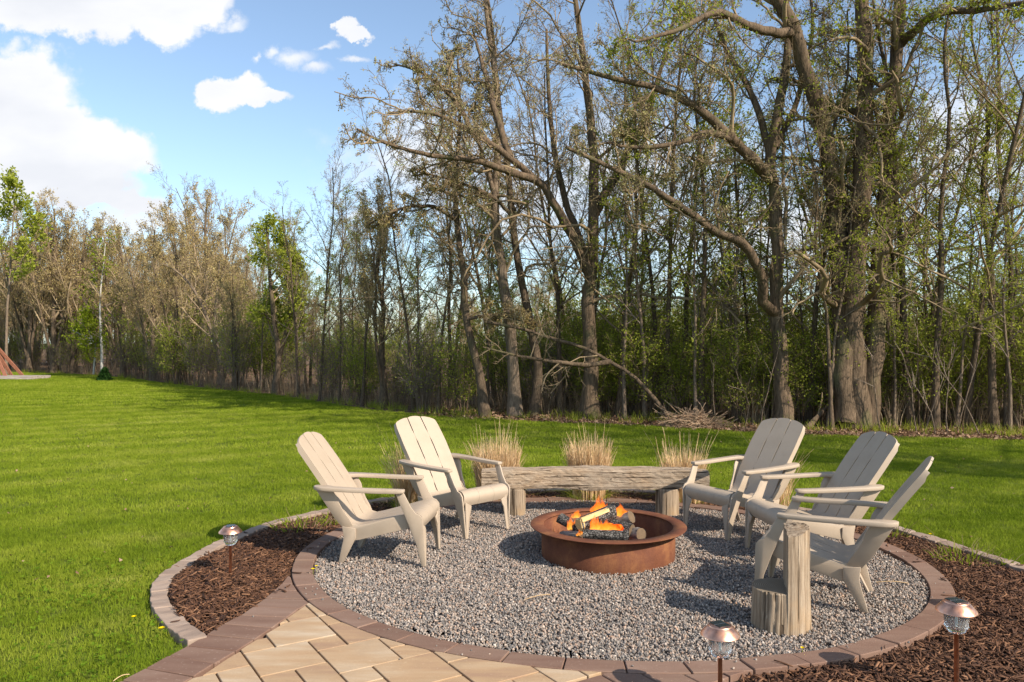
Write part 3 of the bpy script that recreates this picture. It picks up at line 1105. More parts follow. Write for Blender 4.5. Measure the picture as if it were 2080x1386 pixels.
def scatter_clover():
    # broad-leaved clover patches near the path
    cs = [(-2.15, 4.25, .35), (-2.4, 3.9, .4), (-2.75, 4.9, .5), (-2.9, 5.6, .5), (-2.35, 5.9, .35), (-3.2, 4.3, .5), (-2.05, 4.6, .18), (-2.6, 5.2, .4), (4.3, 5.9, .3), (-3.6, 5.2, .6), (-2.0, 3.9, .25)]
    P = np.vstack([np.c_[RNG.normal(c[0], c[2] * .6, int(200 * c[2])), RNG.normal(c[1], c[2] * .6, int(200 * c[2]))] for c in cs])
    P = P[~inside(bed_poly, P)]
    vs = []
    for s_ in range(4):
        r = np.random.default_rng(s_); V, Q = [], []
        for b in range(3):
            a = b * 2.09 + r.uniform(-.3, .3); c_, s2 = math.cos(a), math.sin(a); L = .011
            i = len(V)
            for (u, v_) in [(0, 0), (L * .8, -L * .7), (L * 1.6, 0), (L * .8, L * .7)]:
                V.append((u * c_ - v_ * s2, u * s2 + v_ * c_, u * .35))
            Q.append((i, i + 1, i + 2, i + 3))
        vs.append(np_mesh('clover', V, Q))
    n = len(P)
    o = scatter('clover', np.c_[P, RNG.uniform(-.015, .012, n)], np.c_[RNG.normal(0, .3, (n, 2)), RNG.uniform(0, 6.28, n)], RNG.uniform(.6, 1.2, n), RNG.integers(0, 4, n), vs, MAT['clover'])
    tag(o, 'clover and broad-leaved weeds in the lawn by the path', 'clover', kind='stuff')


scatter_gravel(); scatter_mulch(); scatter_grass(); scatter_clover()

# ================================================================ adirondack chairs
PROF = [(.600, .262), (.618, .300), (.622, .335), (.606, .366), (.575, .383), (.535, .384), (.48, .372), (.40, .350), (.30, .322), (.22, .300), (.16, .284), (.115, .280), (.075, .296), (.045, .335), (.012, .40), (-.034, .475), (-.088, .555), (-.15, .645), (-.222, .745), (-.297, .845), (-.362, .932)]


def catmull2(pts, k=4):
    return [tuple(p) for p in resample3(pts, k)]


def resample3(pts, k):
    pts = [np.array(p, float) for p in pts]; out = []
    for i in range(len(pts) - 1):
        p0, p1, p2, p3 = pts[max(i - 1, 0)], pts[i], pts[i + 1], pts[min(i + 2, len(pts) - 1)]
        for q in range(k):
            t = q / k
            out.append(.5 * ((2 * p1) + (p2 - p0) * t + (2 * p0 - 5 * p1 + 4 * p2 - p3) * t * t + (3 * p1 - p0 - 3 * p2 + p3) * t ** 3))
    out.append(pts[-1]); return out


def strip_mesh(bm, prof, ya, yb, thick, ny=4, top_drop=None, dish=0.0):
    """solid strip following a side profile; ya/yb functions of index"""
    n = len(prof)
    P = np.array(prof)
    T = np.gradient(P, axis=0); T /= np.linalg.norm(T, axis=1)[:, None]
    Nn = np.c_[-T[:, 1], T[:, 0]]   # points to the underside/back
    F_, B_ = [], []
    for i in range(n):
        a, b = ya(i), yb(i)
        rf, rb = [], []
        for j in range(ny + 1):
            y = a + (b - a) * j / ny
            p = P[i].copy()
            if top_drop is not None:
                w_ = max(0.0, (i - (n - 5)) / 4.0)
                p = p - T[i] * top_drop(y) * w_ ** 1.5
            off = dish * (y / .24) ** 2
            rf.append(bm.verts.new((p[0] - Nn[i][0] * off, y, p[1] - Nn[i][1] * off)))
            q_ = p + Nn[i] * thick
            rb.append(bm.verts.new((q_[0] - Nn[i][0] * off, y, q_[1] - Nn[i][1] * off)))
        F_.append(rf); B_.append(rb)
    for i in range(n - 1):
        for j in range(ny):
            bm.faces.new((F_[i][j], F_[i][j + 1], F_[i + 1][j + 1], F_[i + 1][j]))
            bm.faces.new((B_[i][j], B_[i + 1][j], B_[i + 1][j + 1], B_[i][j + 1]))
        bm.faces.new((F_[i][0], F_[i + 1][0], B_[i + 1][0], B_[i][0]))
        bm.faces.new((F_[i][ny], B_[i][ny], B_[i + 1][ny], F_[i + 1][ny]))
    for j in range(ny):
        bm.faces.new((F_[0][j], B_[0][j], B_[0][j + 1], F_[0][j + 1]))
        bm.faces.new((F_[-1][j], F_[-1][j + 1], B_[-1][j + 1], B_[-1][j]))


def plate_xz(bm, out, yfun, t, side):
    """flat plate: outline in x,z ; y linear in z"""
    prism(bm, [(x, side * (yfun(z) + t / 2), z) for x, z in out], [(x, side * (yfun(z) - t / 2), z) for x, z in out])


def smooth_obj(o, ang=35):
    me = o.data
    me.polygons.foreach_set('use_smooth', [True] * len(me.polygons))
    try:
        me.set_sharp_from_angle(angle=rad(ang))
    except Exception:
        pass


def make_chair():
    root = empty('adirondack_chair')
    mt = MAT['resin']
    prof = catmull2(PROF, 3)
    nP = len(prof)
    iseat = [i for i, p in enumerate(prof) if i <= 36]
    sp = prof[:37]; bp = prof[36:]
    hw_top = .232

    def hw(z):   # half width of the back by height
        return float(np.interp(z, [.28, .40, .55, .70, .85, .95], [.222, .228, .240, .246, .240, .226]))
    slots_back = [(.30, .36), (.42, .50), (.56, .72), (.80, .94)]

    def gap(z, slots):
        return .0055 if any(a < z < b for a, b in slots) else .0009
    # seat: three strips in one moulding
    bm = bmesh.new()
    nS = len(sp)
    sw = [.266 + (.222 - .266) * min(1, i / nS) for i in range(nS)]

    def sgap(i):
        x = sp[i][0]
        return .004 if (.20 < x < .33 or .38 < x < .50) else .0008
    for k in (-1, 0, 1):
        if k == 0:
            strip_mesh(bm, sp, lambda i: -sw[i] / 3 + sgap(i), lambda i: sw[i] / 3 - sgap(i), .016)
        elif k == 1:
            strip_mesh(bm, sp, lambda i: sw[i] / 3 + sgap(i), lambda i: sw[i], .016)
        else:
            strip_mesh(bm, sp, lambda i: -sw[i], lambda i: -sw[i] / 3 - sgap(i), .016)
    o = kid('seat', bm_mesh('seat', bm), root, mt); smooth_obj(o)
    # backrest frame (flange round the back) with three slats as its pieces
    bm = bmesh.new()
    P = np.array(bp); T = np.gradient(P, axis=0); T /= np.linalg.norm(T, axis=1)[:, None]
    Nn = np.c_[-T[:, 1], T[:, 0]]
    nB = len(bp)

    def tdrop(y):
        return .052 * (abs(y) / .235) ** 2 + .004
    for sgn in (-1, 1):
        fr, bk, fr2, bk2 = [], [], [], []
        for i in range(nB):
            y = hw(P[i][1]) * sgn
            w_ = max(0.0, (i - (nB - 5)) / 4.0)
            p = P[i] - T[i] * (tdrop(y) + .009) * w_ ** 1.5
            q = p + Nn[i] * .042 * (1 if i < nB - 3 else .75)
            fr.append(bm.verts.new((p[0], y + sgn * .001, p[1]))); bk.append(bm.verts.new((q[0], y + sgn * .004, q[1])))
            fr2.append(bm.verts.new((p[0] + Nn[i][0] * .004, y - sgn * .012, p[1] + Nn[i][1] * .004))); bk2.append(bm.verts.new((q[0], y - sgn * .006, q[1])))
        for i in range(nB - 1):
            bm.faces.new((fr[i], fr[i + 1], bk[i + 1], bk[i])); bm.faces.new((fr2[i], bk2[i], bk2[i + 1], fr2[i + 1]))
            bm.faces.new((bk[i], bk[i + 1], bk2[i + 1], bk2[i])); bm.faces.new((fr[i], fr2[i], fr2[i + 1], fr[i + 1]))
        bm.faces.new((fr[-1], fr2[-1], bk2[-1], bk[-1]))
        bm.faces.new((fr[0], bk[0], bk2[0], fr2[0]))
    for zb in (.39, .53, .76):          # ribs behind that tie the slats
        i = min(range(nB), key=lambda i: abs(P[i][1] - zb))
        p = P[i] + Nn[i] * .014; q = P[i] + Nn[i] * .03; h = hw(zb) - .01
        t_ = T[i] * .012
        prism(bm, [(p[0] - t_[0], -h, p[1] - t_[1]), (p[0] + t_[0], -h, p[1] + t_[1]), (q[0] + t_[0], -h, q[1] + t_[1]), (q[0] - t_[0], -h, q[1] - t_[1])],
              [(p[0] - t_[0], h, p[1] - t_[1]), (p[0] + t_[0], h, p[1] + t_[1]), (q[0] + t_[0], h, q[1] + t_[1]), (q[0] - t_[0], h, q[1] - t_[1])])
    br = kid('backrest', bm_mesh('backrest', bm), root, mt); smooth_obj(br)
    for k in (-1, 0, 1):
        bm = bmesh.new()

        def A(i, k=k):
            z = bp[i][1]; h = hw(z); g = gap(z, slots_back)
            return {-1: -h, 0: -h / 3 + g, 1: h / 3 + g}[k]

        def B(i, k=k):
            z = bp[i][1]; h = hw(z); g = gap(z, slots_back)
            return {-1: -h / 3 - g, 0: h / 3 - g, 1: h}[k]
        yc = k * .155

        def drop(y, yc=yc):
            return tdrop(y) + .008 * (abs(y - yc) / .078) ** 4
        strip_mesh(bm, bp, A, B, .014, 6, drop)
        o = kid('slat', bm_mesh('slat', bm), br, mt); smooth_obj(o)
    yl = lambda z: float(np.interp(z, [0, .56], [.222, .285]))
    for sgn in (-1, 1):
        # arm
        bm = bmesh.new()
        oy = [(-.190, .262), (-.185, .300), (-.155, .328), (-.10, .342), (.0, .346), (.15, .342), (.30, .334), (.44, .325), (.482, .322), (.49, .315), (.49, .268), (.44, .262), (.30, .266), (.12, .272), (-.04, .266), (-.08, .240), (-.13, .232), (-.175, .238)]
        zt = lambda x: .560 + .012 * max(0, (.3 - x) / .45)
        prism(bm, [(x, sgn * y, zt(x)) for x, y in oy], [(x, sgn * y, zt(x) - (.028 if x < .45 else .024)) for x, y in oy])
        o = kid('armrest', bm_mesh('armrest', bm, .006, 2, 50), root, mt); smooth_obj(o)
        # front leg: outer plate from arm to foot, front web below the seat
        bm = bmesh.new()
        yf = lambda z: .250 + .046 * z / .55
        plate_xz(bm, [(.425, .535), (.488, .535), (.535, .44), (.572, .389), (.600, .378), (.622, .350), (.626, .30), (.632, .15), (.638, 0), (.606, 0), (.576, .15), (.526, .285), (.470, .42)], yf, .014, sgn)
        o = kid('front_leg', bm_mesh('front_leg', bm, .004, 2, 50), root, mt); smooth_obj(o)
        bm = bmesh.new()
        ring = [(.620, .244, .30), (.624, .22, .285), (.622, .185, .268), (.622, .175, .262), (.626, .180, .235), (.630, .196, .2), (.636, .222, .02), (.637, .226, 0.0), (.639, .246, 0.0)]
        prism(bm, [(x, sgn * y, z) for x, y, z in ring], [(x - .012, sgn * y, z) for x, y, z in ring])
        fl = KIDS[root.name][-1]
        o = kid('leg_web', bm_mesh('leg_web', bm, .003, 1, 50), fl, mt)
        # side rail under the seat
        bm = bmesh.new()
        yr = lambda z: .236 + 0 * z
        plate_xz(bm, [(.03, .345), (.08, .292), (.13, .278), (.22, .298), (.40, .348), (.52, .380), (.575, .374), (.56, .30), (.50, .265), (.30, .215), (.14, .175), (.07, .165), (.02, .22)], yr, .014, sgn)
        o = kid('side_rail', bm_mesh('side_rail', bm, .004, 2, 50), root, mt); smooth_obj(o)
        # rear leg: two plates meeting at an edge
        bm = bmesh.new()
        yb_ = lambda z: .222 + .032 * z / .27
        plate_xz(bm, [(.015, .275), (.115, .262), (.115, .19), (.068, .10), (.014, 0), (-.024, 0), (.004, .11), (.024, .19)], yb_, .013, sgn)
        rl = kid('rear_leg', bm_mesh('rear_leg', bm, .004, 2, 50), root, mt); smooth_obj(rl)
        bm = bmesh.new()
        ring = [(.008, .215, 0), (.008, .188, 0), (.064, .180, .11), (.106, .175, .19), (.106, .236, .2), (.064, .226, .11)]
        prism(bm, [(x, sgn * y, z) for x, y, z in ring], [(x - .012, sgn * y, z) for x, y, z in ring])
        kid('leg_web', bm_mesh('leg_web', bm, .003, 1, 50), rl, mt)
        # wing between back, arm and rear leg
        bm = bmesh.new()
        yw = lambda z: .236 + .055 * max(0, (z - .26)) / .28
        plate_xz(bm, [(-.168, .545), (-.045, .542), (-.012, .49), (.002, .44), (.030, .385), (.07, .325), (.095, .275), (.012, .262), (-.042, .33), (-.10, .43)], yw, .012, sgn)
        o = kid('side_wing', bm_mesh('side_wing', bm, .003, 2, 50), root, mt); smooth_obj(o)
    return root


chair0 = make_chair()
chairs = [((-1.225, 6.01), -7, 'beige resin adirondack chair nearest the left path light, seen from its side'),
          ((-.66, 7.09), -44, 'beige resin adirondack chair in front of the bench\'s left end'),
          ((2.17, 6.97), -148.8, 'beige resin adirondack chair beside the bench\'s right end'),
          ((2.50, 6.03), -173, 'middle beige adirondack chair of the three on the right of the fire'),
          ((2.22, 4.93), 152, 'beige resin adirondack chair standing behind the notched stump, back edge-on')]
for i, (p, a, lab) in enumerate(chairs):
    c_ = chair0 if i == 0 else copy_tree(chair0)
    c_.location = (p[0], p[1], -.008)
    c_.rotation_euler = (0, 0, rad(a))
    tag(c_, lab, 'chair', 'adirondack chairs round the fire ring')

# ================================================================ fire ring and fire
fr = empty('fire_ring', (.735, 6.045, 0)); tag(fr, 'rusty steel fire ring with a wide flat rim on the gravel', 'fire pit')
kid('ring_wall', lathe('ring_wall', [(.503, -.03), (.508, 0), (.508, .207), (.502, .207), (.502, -.03)], 96), fr, MAT['rust'])
kid('rim', lathe('rim', [(.492, .2125), (.493, .2165), (.592, .2175), (.594, .2155), (.594, .2125), (.592, .211), (.509, .2085), (.492, .2085), (.492, .2125)], 96, False), fr, MAT['rust'])
ash = np.array([(0, 0, .03)] + [(.5 * r_ / 6 * math.cos(t), .5 * r_ / 6 * math.sin(t), .03 + .012 * math.sin(r_ * 3 + t * 5) - .02 * (r_ / 6)) for r_ in range(1, 7) for t in np.linspace(0, 2 * math.pi, 24, endpoint=False)])
T3 = [(0, 1 + k, 1 + (k + 1) % 24) for k in range(24)]
for r_ in range(5):
    for k in range(24):
        a, b = 1 + r_ * 24 + k, 1 + r_ * 24 + (k + 1) % 24
        T3 += [(a, a + 24, b + 24), (a, b + 24, b)]
o = kid('ash_bed', np_mesh('ash_bed', ash, T3, True), fr, MAT['ash'])


def log_mesh(L, r, seed, groove=0.0, n=20, m_=12):
    rg = np.random.default_rng(seed)
    ph = rg.uniform(0, 6.28, 4)
    V, Q = [], []
    for i in range(m_ + 1):
        x = -L / 2 + L * i / m_
        for k in range(n):
            a = 2 * math.pi * k / n
            rr = r * (1 + .09 * math.sin(2 * a + ph[0] + x * 9) + .05 * math.sin(5 * a + ph[1]) + rg.uniform(-.05, .05))
            if groove and (i % 3 == 1) and k % 5: rr *= 1 - groove
            V.append((x, rr * math.cos(a), rr * math.sin(a)))
    for i in range(m_):
        for k in range(n):
            Q.append((i * n + k, i * n + (k + 1) % n, (i + 1) * n + (k + 1) % n, (i + 1) * n + k))
    return np_mesh('log_bark', V, Q, False)


def disc(L, r, n=20):
    V = [(L, 0, 0)] + [(L, r * math.cos(2 * math.pi * k / n), r * math.sin(2 * math.pi * k / n)) for k in range(n)]
    return np_mesh('cut_end', V, [(0, 1 + k, 1 + (k + 1) % n) for k in range(n)])


m = M('cut_end', .85, .15)
wvv = m.n('ShaderNodeTexWave', wave_type='RINGS', rings_direction='X'); wvv.inputs['Scale'].default_value = 45; wvv.inputs['Distortion'].default_value = 2
m.L.new(m.coord('Object'), wvv.inputs['Vector'])
m.color(m.mix(m.math('MULTIPLY', m.noise(m.coord('Object'), 25, 4), .6), m.ramp(wvv.outputs['Fac'], [(0, (.13, .085, .05)), (1, (.26, .18, .11))]), (.04, .03, .025)))
MAT['cut'] = m.m


def fire_log(A_, B_, r, mat, seed, label, groove=0.0):
    A_, B_ = Vector(A_), Vector(B_)
    d = B_ - A_; L = d.length
    root = empty('firewood_log', (A_ + B_) / 2)
    root.rotation_mode = 'QUATERNION'; root.rotation_quaternion = d.to_track_quat('X', 'Z')
    kid('bark', log_mesh(L, r, seed, groove), root, mat)
    kid('cut_end', disc(L / 2 - .002, r * .99), root, MAT['cut']); kid('cut_end', disc(-L / 2 + .002, r * .99), root, MAT['cut'])
    tag(root, label, 'log', 'logs burning in the fire ring')
    return root


fire_log(P3(1184, 1086, 5.72), P3(1277, 1091, 5.70), .040, MAT['char'], 1, 'grey charred log with cracked bark lying across the front of the fire', .1)
fire_log(P3(1137, 1052, 6.05), P3(1178, 1076, 5.95), .040, MAT['char'], 2, 'short charred log leaning down from the left of the fire')
fire_log(P3(1243, 1066, 6.2), P3(1283, 1050, 6.1), .048, MAT['logbark'], 3, 'thick grey bark log raised at the right back of the fire')
fire_log(P3(1240, 1066, 6.0), P3(1284, 1078, 5.88), .046, MAT['char'], 4, 'ashy glowing log under the raised right log')
fire_log(P3(1265, 1086, 6.0), P3(1303, 1086, 5.83), .048, MAT['logbark'], 5, 'brown bark log lowest at the right of the fire')
fire_log(P3(1144, 1090, 5.95), P3(1180, 1092, 5.8), .044, MAT['logbark'], 6, 'pale bark log lowest at the left of the fire')
# split log
spl = empty('firewood_log'); tag(spl, 'pale split log propped up over the fire with its upper end charred', 'log', 'logs burning in the fire ring')
A_, B_ = P3(1176, 1068, 5.80), P3(1246, 1040, 5.98)
d = B_ - A_
spl.location = (A_ + B_) / 2; spl.rotation_mode = 'QUATERNION'; spl.rotation_quaternion = d.to_track_quat('X', 'Z')
L = d.length; h = .062
bm = bmesh.new()
sec = [(-.035, .055), (.035, .045), (.045, .0), (.025, -.035), (-.02, -.045), (-.04, -.01)]
prism(bm, [(-L / 2, y, z) for y, z in sec], [(L / 2, y * 1.15, z * 1.1) for y, z in sec])
kid('char_side', bm_mesh('char_side', bm, .004), spl, MAT['char'])
bm = bmesh.new()
prism(bm, [(-L / 2 + .005, -.042, .058), (L / 2 - .07, -.042, .056), (L / 2 - .07, -.020, .060), (-L / 2 + .005, -.020, .062)][::-1], [(-L / 2 + .005, -.048, .03), (L / 2 - .07, -.049, .034), (L / 2 - .07, -.03, .034), (-L / 2 + .005, -.03, .03)][::-1])
kid('split_face', bm_mesh('split_face', bm, .002), spl, MAT['split'])
bm = bmesh.new()
prism(bm, [(-L / 2 - .004, y * .95, z * .95) for y, z in sec], [(-L / 2 + .03, y * 1.04, z * 1.04) for y, z in sec])
kid('split_end', bm_mesh('split_end', bm, .003), spl, MAT['split'])

# flames: closed curling tongues
fl = empty('flames', (.72, 5.95, .1)); tag(fl, 'orange flames licking up between the logs', 'fire')


def tongue(px, py0, py1, Y, w, seed):
    w *= 1.35; py1 -= 6
    rg = np.random.default_rng(seed)
    a, b = P3(px, py0, Y), P3(px + rg.uniform(-4, 4), py1, Y)
    H_ = b.z - a.z
    V, Q = [], []; n, m_ = 12, 16
    p1, p2 = rg.uniform(0, 6.28, 2)
    for i in range(m_ + 1):
        t = i / m_
        r = w * (math.sin(math.pi * min(1, (t * .85 + .12))) ** .8) * (1 - t) ** .55 + .0006
        cx = .35 * w * math.sin(t * 7 + p1) * t + (b.x - a.x) * t; cy = .3 * w * math.sin(t * 6 + p2) * t
        for k in range(n):
            g = 2 * math.pi * k / n + t * 1.5
            rr = r * (1 + .3 * math.sin(2 * g + t * 9 + p1))
            V.append((a.x + cx + rr * math.cos(g), a.y + cy + rr * .6 * math.sin(g), a.z + H_ * t))
    for i in range(m_):
        for k in range(n):
            Q.append((i * n + k, i * n + (k + 1) % n, (i + 1) * n + (k + 1) % n, (i + 1) * n + k))
    V = np.array(V) - np.array((.72, 5.95, .1))
    kid('flame_tongue', np_mesh('flame_tongue', V, Q, True), fl, MAT['flame'])


for (px, y0, y1, Y, w_, sd) in [(1217, 1052, 1010, 6.08, .030, 1), (1208, 1054, 1026, 6.10, .030, 2), (1226, 1046, 1022, 6.1, .026, 3), (1256, 1048, 1026, 6.15, .026, 4), (1266, 1050, 1036, 6.15, .026, 5), (1248, 1050, 1034, 6.2, .018, 12),
                                (1206, 1078, 1048, 5.78, .016, 6), (1215, 1078, 1055, 5.78, .013, 7), (1234, 1079, 1060, 5.78, .022, 8), (1226, 1079, 1064, 5.77, .018, 9), (1246, 1080, 1068, 5.78, .024, 10), (1160, 1076, 1052, 5.9, .014, 11), (1177, 1088, 1078, 5.8, .016, 13), (1170, 1052, 1040, 6.15, .02, 14)]:
    tongue(px, y0, y1, Y, w_, sd)
    tongue(px + 5, y0 + 2, y1 + 5, Y + .05, w_ * .9, sd + 40)
    tongue(px - 5, y0 + 1, y1 + 9, Y - .03, w_ * .7, sd + 80)
bm = bmesh.new(); bmesh.ops.create_icosphere(bm, subdivisions=3, radius=1)
for v in bm.verts:
    v.co = Vector((v.co.x * .13, v.co.y * .08, v.co.z * .045)) * (1 + .25 * math.sin(v.co.x * 7 + v.co.z * 5) * math.cos(v.co.y * 6))
    v.co += P3(1236, 1078, 5.9) - Vector((.72, 5.95, .1))
kid('embers', bm_mesh('embers', bm), fl, MAT['ember'])

# ================================================================ log bench


def rough_cyl(name, r, h, seed, ncr=9, n=96, m_=10, taper=.0, flat=0.0):
    rg = np.random.default_rng(seed)
    cr = rg.uniform(0, 2 * math.pi, ncr); cd = rg.uniform(.03, .09, ncr); cw = rg.uniform(.02, .05, ncr)
    lo = rg.uniform(-.2, .6, ncr)
    V, Q = [], []
    zs = [0] + [h * (i + .5) / m_ for i in range(m_)] + [h - .004, h]
    for iz, z in enumerate(zs):
        for k in range(n):
            a = 2 * math.pi * k / n
            rr = r * (1 + .025 * math.sin(3 * a + seed) + .015 * math.sin(7 * a + seed * 2) + taper * (z / h - .5))
            for c_, d_, w_, l_ in zip(cr, cd, cw, lo):
                da = (a - c_ - .03 * math.sin(z * 20 + c_) + math.pi) % (2 * math.pi) - math.pi
                if z / h > l_: rr -= r * d_ * math.exp(-(da / w_) ** 2)
            if iz == len(zs) - 1: rr -= .006
            V.append((rr * math.cos(a), rr * math.sin(a), z))
    nz = len(zs)
    for i in range(nz - 1):
        for k in range(n):
            Q.append((i * n + k, i * n + (k + 1) % n, (i + 1) * n + (k + 1) % n, (i + 1) * n + k))
    me = np_mesh(name, V, Q, False)
    # caps
    bm = bmesh.new(); bm.from_mesh(me); bm.verts.ensure_lookup_table()
    f = bm.faces.new([bm.verts[(nz - 1) * n + k] for k in range(n)]); f.material_index = 1
    bm.faces.new([bm.verts[k] for k in range(n)][::-1])
    bmesh.ops.triangulate(bm, faces=[f_ for f_ in bm.faces if len(f_.verts) > 4])
    bm.to_mesh(me); bm.free()
    return me


bench = empty('log_bench', (.95, 7.45, 0)); tag(bench, 'low weathered timber beam bench on two log stumps behind the fire', 'bench')
x0, x1 = P3(979, 970, 7.45).x - .95, P3(1436, 970, 7.45).x - .95
bm = bmesh.new()
nx, ny, nz = 60, 8, 8
rg = np.random.default_rng(3)


def beam_pt(u, a):
    """rounded-rectangular section"""
    x = x0 + (x1 - x0) * u
    t0_ = .405 + .016 * math.sin(math.pi * min(1, max(0, u * 1.02))) + .004 * math.sin(u * 17)
    b0 = .225 + .010 * math.sin(u * 9) + .008 * math.sin(u * 23) - .012 * (u > .85)
    hy = .105 + .008 * math.sin(u * 11 + 1)
    c, s_ = math.cos(a), math.sin(a)
    k = (abs(c) ** 11 + abs(s_) ** 11) ** (-1 / 11)
    y = hy * c * k; z = (t0_ + b0) / 2 + (t0_ - b0) / 2 * s_ * k
    bow = .05 * math.sin(math.pi * u)
    return (x, y + bow + .004 * math.sin(u * 40 + a * 3), z + .003 * math.sin(u * 31 + a * 5))


rows = []
na = 32
for i in range(nx + 1):
    rows.append([bm.verts.new(beam_pt(i / nx, 2 * math.pi * k / na)) for k in range(na)])
for i in range(nx):
    for k in range(na):
        bm.faces.new((rows[i][k], rows[i][(k + 1) % na], rows[i + 1][(k + 1) % na], rows[i + 1][k]))
bm.faces.new(rows[0]); bm.faces.new(rows[-1][::-1])
for v in bm.verts:
    v.co += Vector((0, rg.uniform(-.0025, .0025), rg.uniform(-.0025, .0025)))
kid('beam', bm_mesh('beam', bm), bench, MAT['wood_h'])
for (pa, pb, sd) in [(1027, 1068, 5), (1331, 1378, 8)]:
    Y = 7.45
    xa, xb = (pa - 1040) / F * Y, (pb - 1040) / F * Y
    me = rough_cyl('leg', (xb - xa) / 2, .262, sd, 7, 64)
    me.materials.append(MAT['wood_v']); me.materials.append(MAT['endgrain'])
    o = kid('leg', me, bench); o.location = ((xa + xb) / 2 - .95, 0, -.03)

# ================================================================ notched stump
st = empty('notched_stump', (1.547, 4.55, 0)); tag(st, 'weathered log stump cut like a little seat with upright back on the gravel', 'stump')
R_ = .163
me = rough_cyl('stump_seat', R_, .235, 21, 14, 120, 12, -.05)
me.materials.append(MAT['wood_v']); me.materials.append(MAT['endgrain'])
o = kid('stump_seat', me, st); o.location = (0, 0, -.03)
bm = bmesh.new()
cx = .030
a0 = math.acos(cx / R_)
rotk = rad(-14)
ring = []
for k in range(25):
    a = -a0 + 2 * a0 * k / 24
    rr = R_ * 1.012 * (1 + .02 * math.sin(5 * a) - (.05 if k in (7, 13, 18) else 0))
    ring.append((rr * math.cos(a), rr * math.sin(a)))
for k in range(1, 6):
    t = k / 6
    ring.append((cx + .004 * math.sin(k * 2.2), R_ * .98 * math.sin(a0) * (1 - 2 * t)))
ring = [(x * math.cos(rotk) - y * math.sin(rotk), x * math.sin(rotk) + y * math.cos(rotk)) for x, y in ring]
lev = [-.025, .20, .26, .33, .40, .46, .50, .527]
rws = []
for i, z in enumerate(lev):
    row = []
    for k, (x, y) in enumerate(ring):
        zz = z
        if i == len(lev) - 1: zz = z + .028 * (x / R_) - .004 * math.sin(k * .6)
        s_ = 1 - .03 * (i / 7) + .006 * math.sin(i * 2.1 + k)
        row.append(bm.verts.new((x * s_ + .004 * (i / 7), y * s_, zz)))
    rws.append(row)
for i in range(len(lev) - 1):
    for k in range(len(ring)):
        bm.faces.new((rws[i][k], rws[i][(k + 1) % len(ring)], rws[i + 1][(k + 1) % len(ring)], rws[i + 1][k]))
f1 = bm.faces.new(rws[-1]); f2 = bm.faces.new(rws[0][::-1])
bmesh.ops.triangulate(bm, faces=[f1, f2])
kid('stump_back', bm_mesh('stump_back', bm), st, MAT['wood_v'])

# ================================================================ solar path lights


def make_lamp():
    root = empty('path_light')
    kid('pole', lathe('pole', [(.0095, -.1), (.0095, .255), (.013, .257), (.013, .262)], 20), root, MAT['copper'])
    g = kid('glass_shade', lathe('glass_shade', [(.010, .258), (.022, .259), (.030, .264), (.036, .270), (.034, .277), (.043, .283), (.047, .290), (.044, .295), (.046, .31), (.049, .352), (.046, .352), (.042, .30), (.030, .285), (.012, .272)], 72, True, .03, 18), root, MAT['glass'])
    kid('bulb', lathe('bulb', [(.0001, .275), (.006, .28), (.006, .30), (.012, .345), (.03, .352)], 16), g, MAT['led'])
    cp = kid('cap', lathe('cap', [(.05, .352), (.079, .350), (.0815, .352), (.080, .357), (.052, .388), (.050, .389), (.048, .3935), (.044, .3955), (.0001, .396)], 64), root, MAT['copper'])
    smooth_obj(cp, 28)
    bm = bmesh.new()
    for (xa, xb) in ((-.034, -.002), (.002, .034)):
        prism(bm, [(-.028, xa, .3985), (.028, xa, .3985), (.028, xb, .3985), (-.028, xb, .3985)], [(-.028, xa, .395), (.028, xa, .395), (.028, xb, .395), (-.028, xb, .395)])
    kid('solar_cell', bm_mesh('solar_cell', bm), cp, MAT['cell'])
    bm = bmesh.new()
    prism(bm, [(-.028, -.0016, .3982), (.028, -.0016, .3982), (.028, .0016, .3982), (-.028, .0016, .3982)], [(-.028, -.0016, .3955), (.028, -.0016, .3955), (.028, .0016, .3955), (-.028, .0016, .3955)])
    kid('cell_strip', bm_mesh('cell_strip', bm), cp, MAT['cell_line'])
    return root


lamp0 = make_lamp()
for i, (x, y, z, s_, rz, lab) in enumerate([
        (-1.934, 5.411, -.03, .96, 10, 'copper solar path light in the mulch left of the chairs'),
        (.93, 3.52, -.065, 1.06, 25, 'copper solar path light before the paver ring at the bottom edge'),
        (2.08, 3.687, -.03, 1.10, 12, 'copper solar path light in the bark mulch at the far right'),
        (3.06, 4.53, -.03, 1.08, 0, 'copper solar path light beyond the right edge whose shadow falls on the bricks')]):
    c_ = lamp0 if i == 0 else copy_tree(lamp0)
    c_.location = (x, y, z); c_.scale = (s_,) * 3; c_.rotation_euler = (0, 0, rad(rz))
    tag(c_, lab, 'lamp', 'solar path lights in the mulch')

# ================================================================ ornamental grass clumps


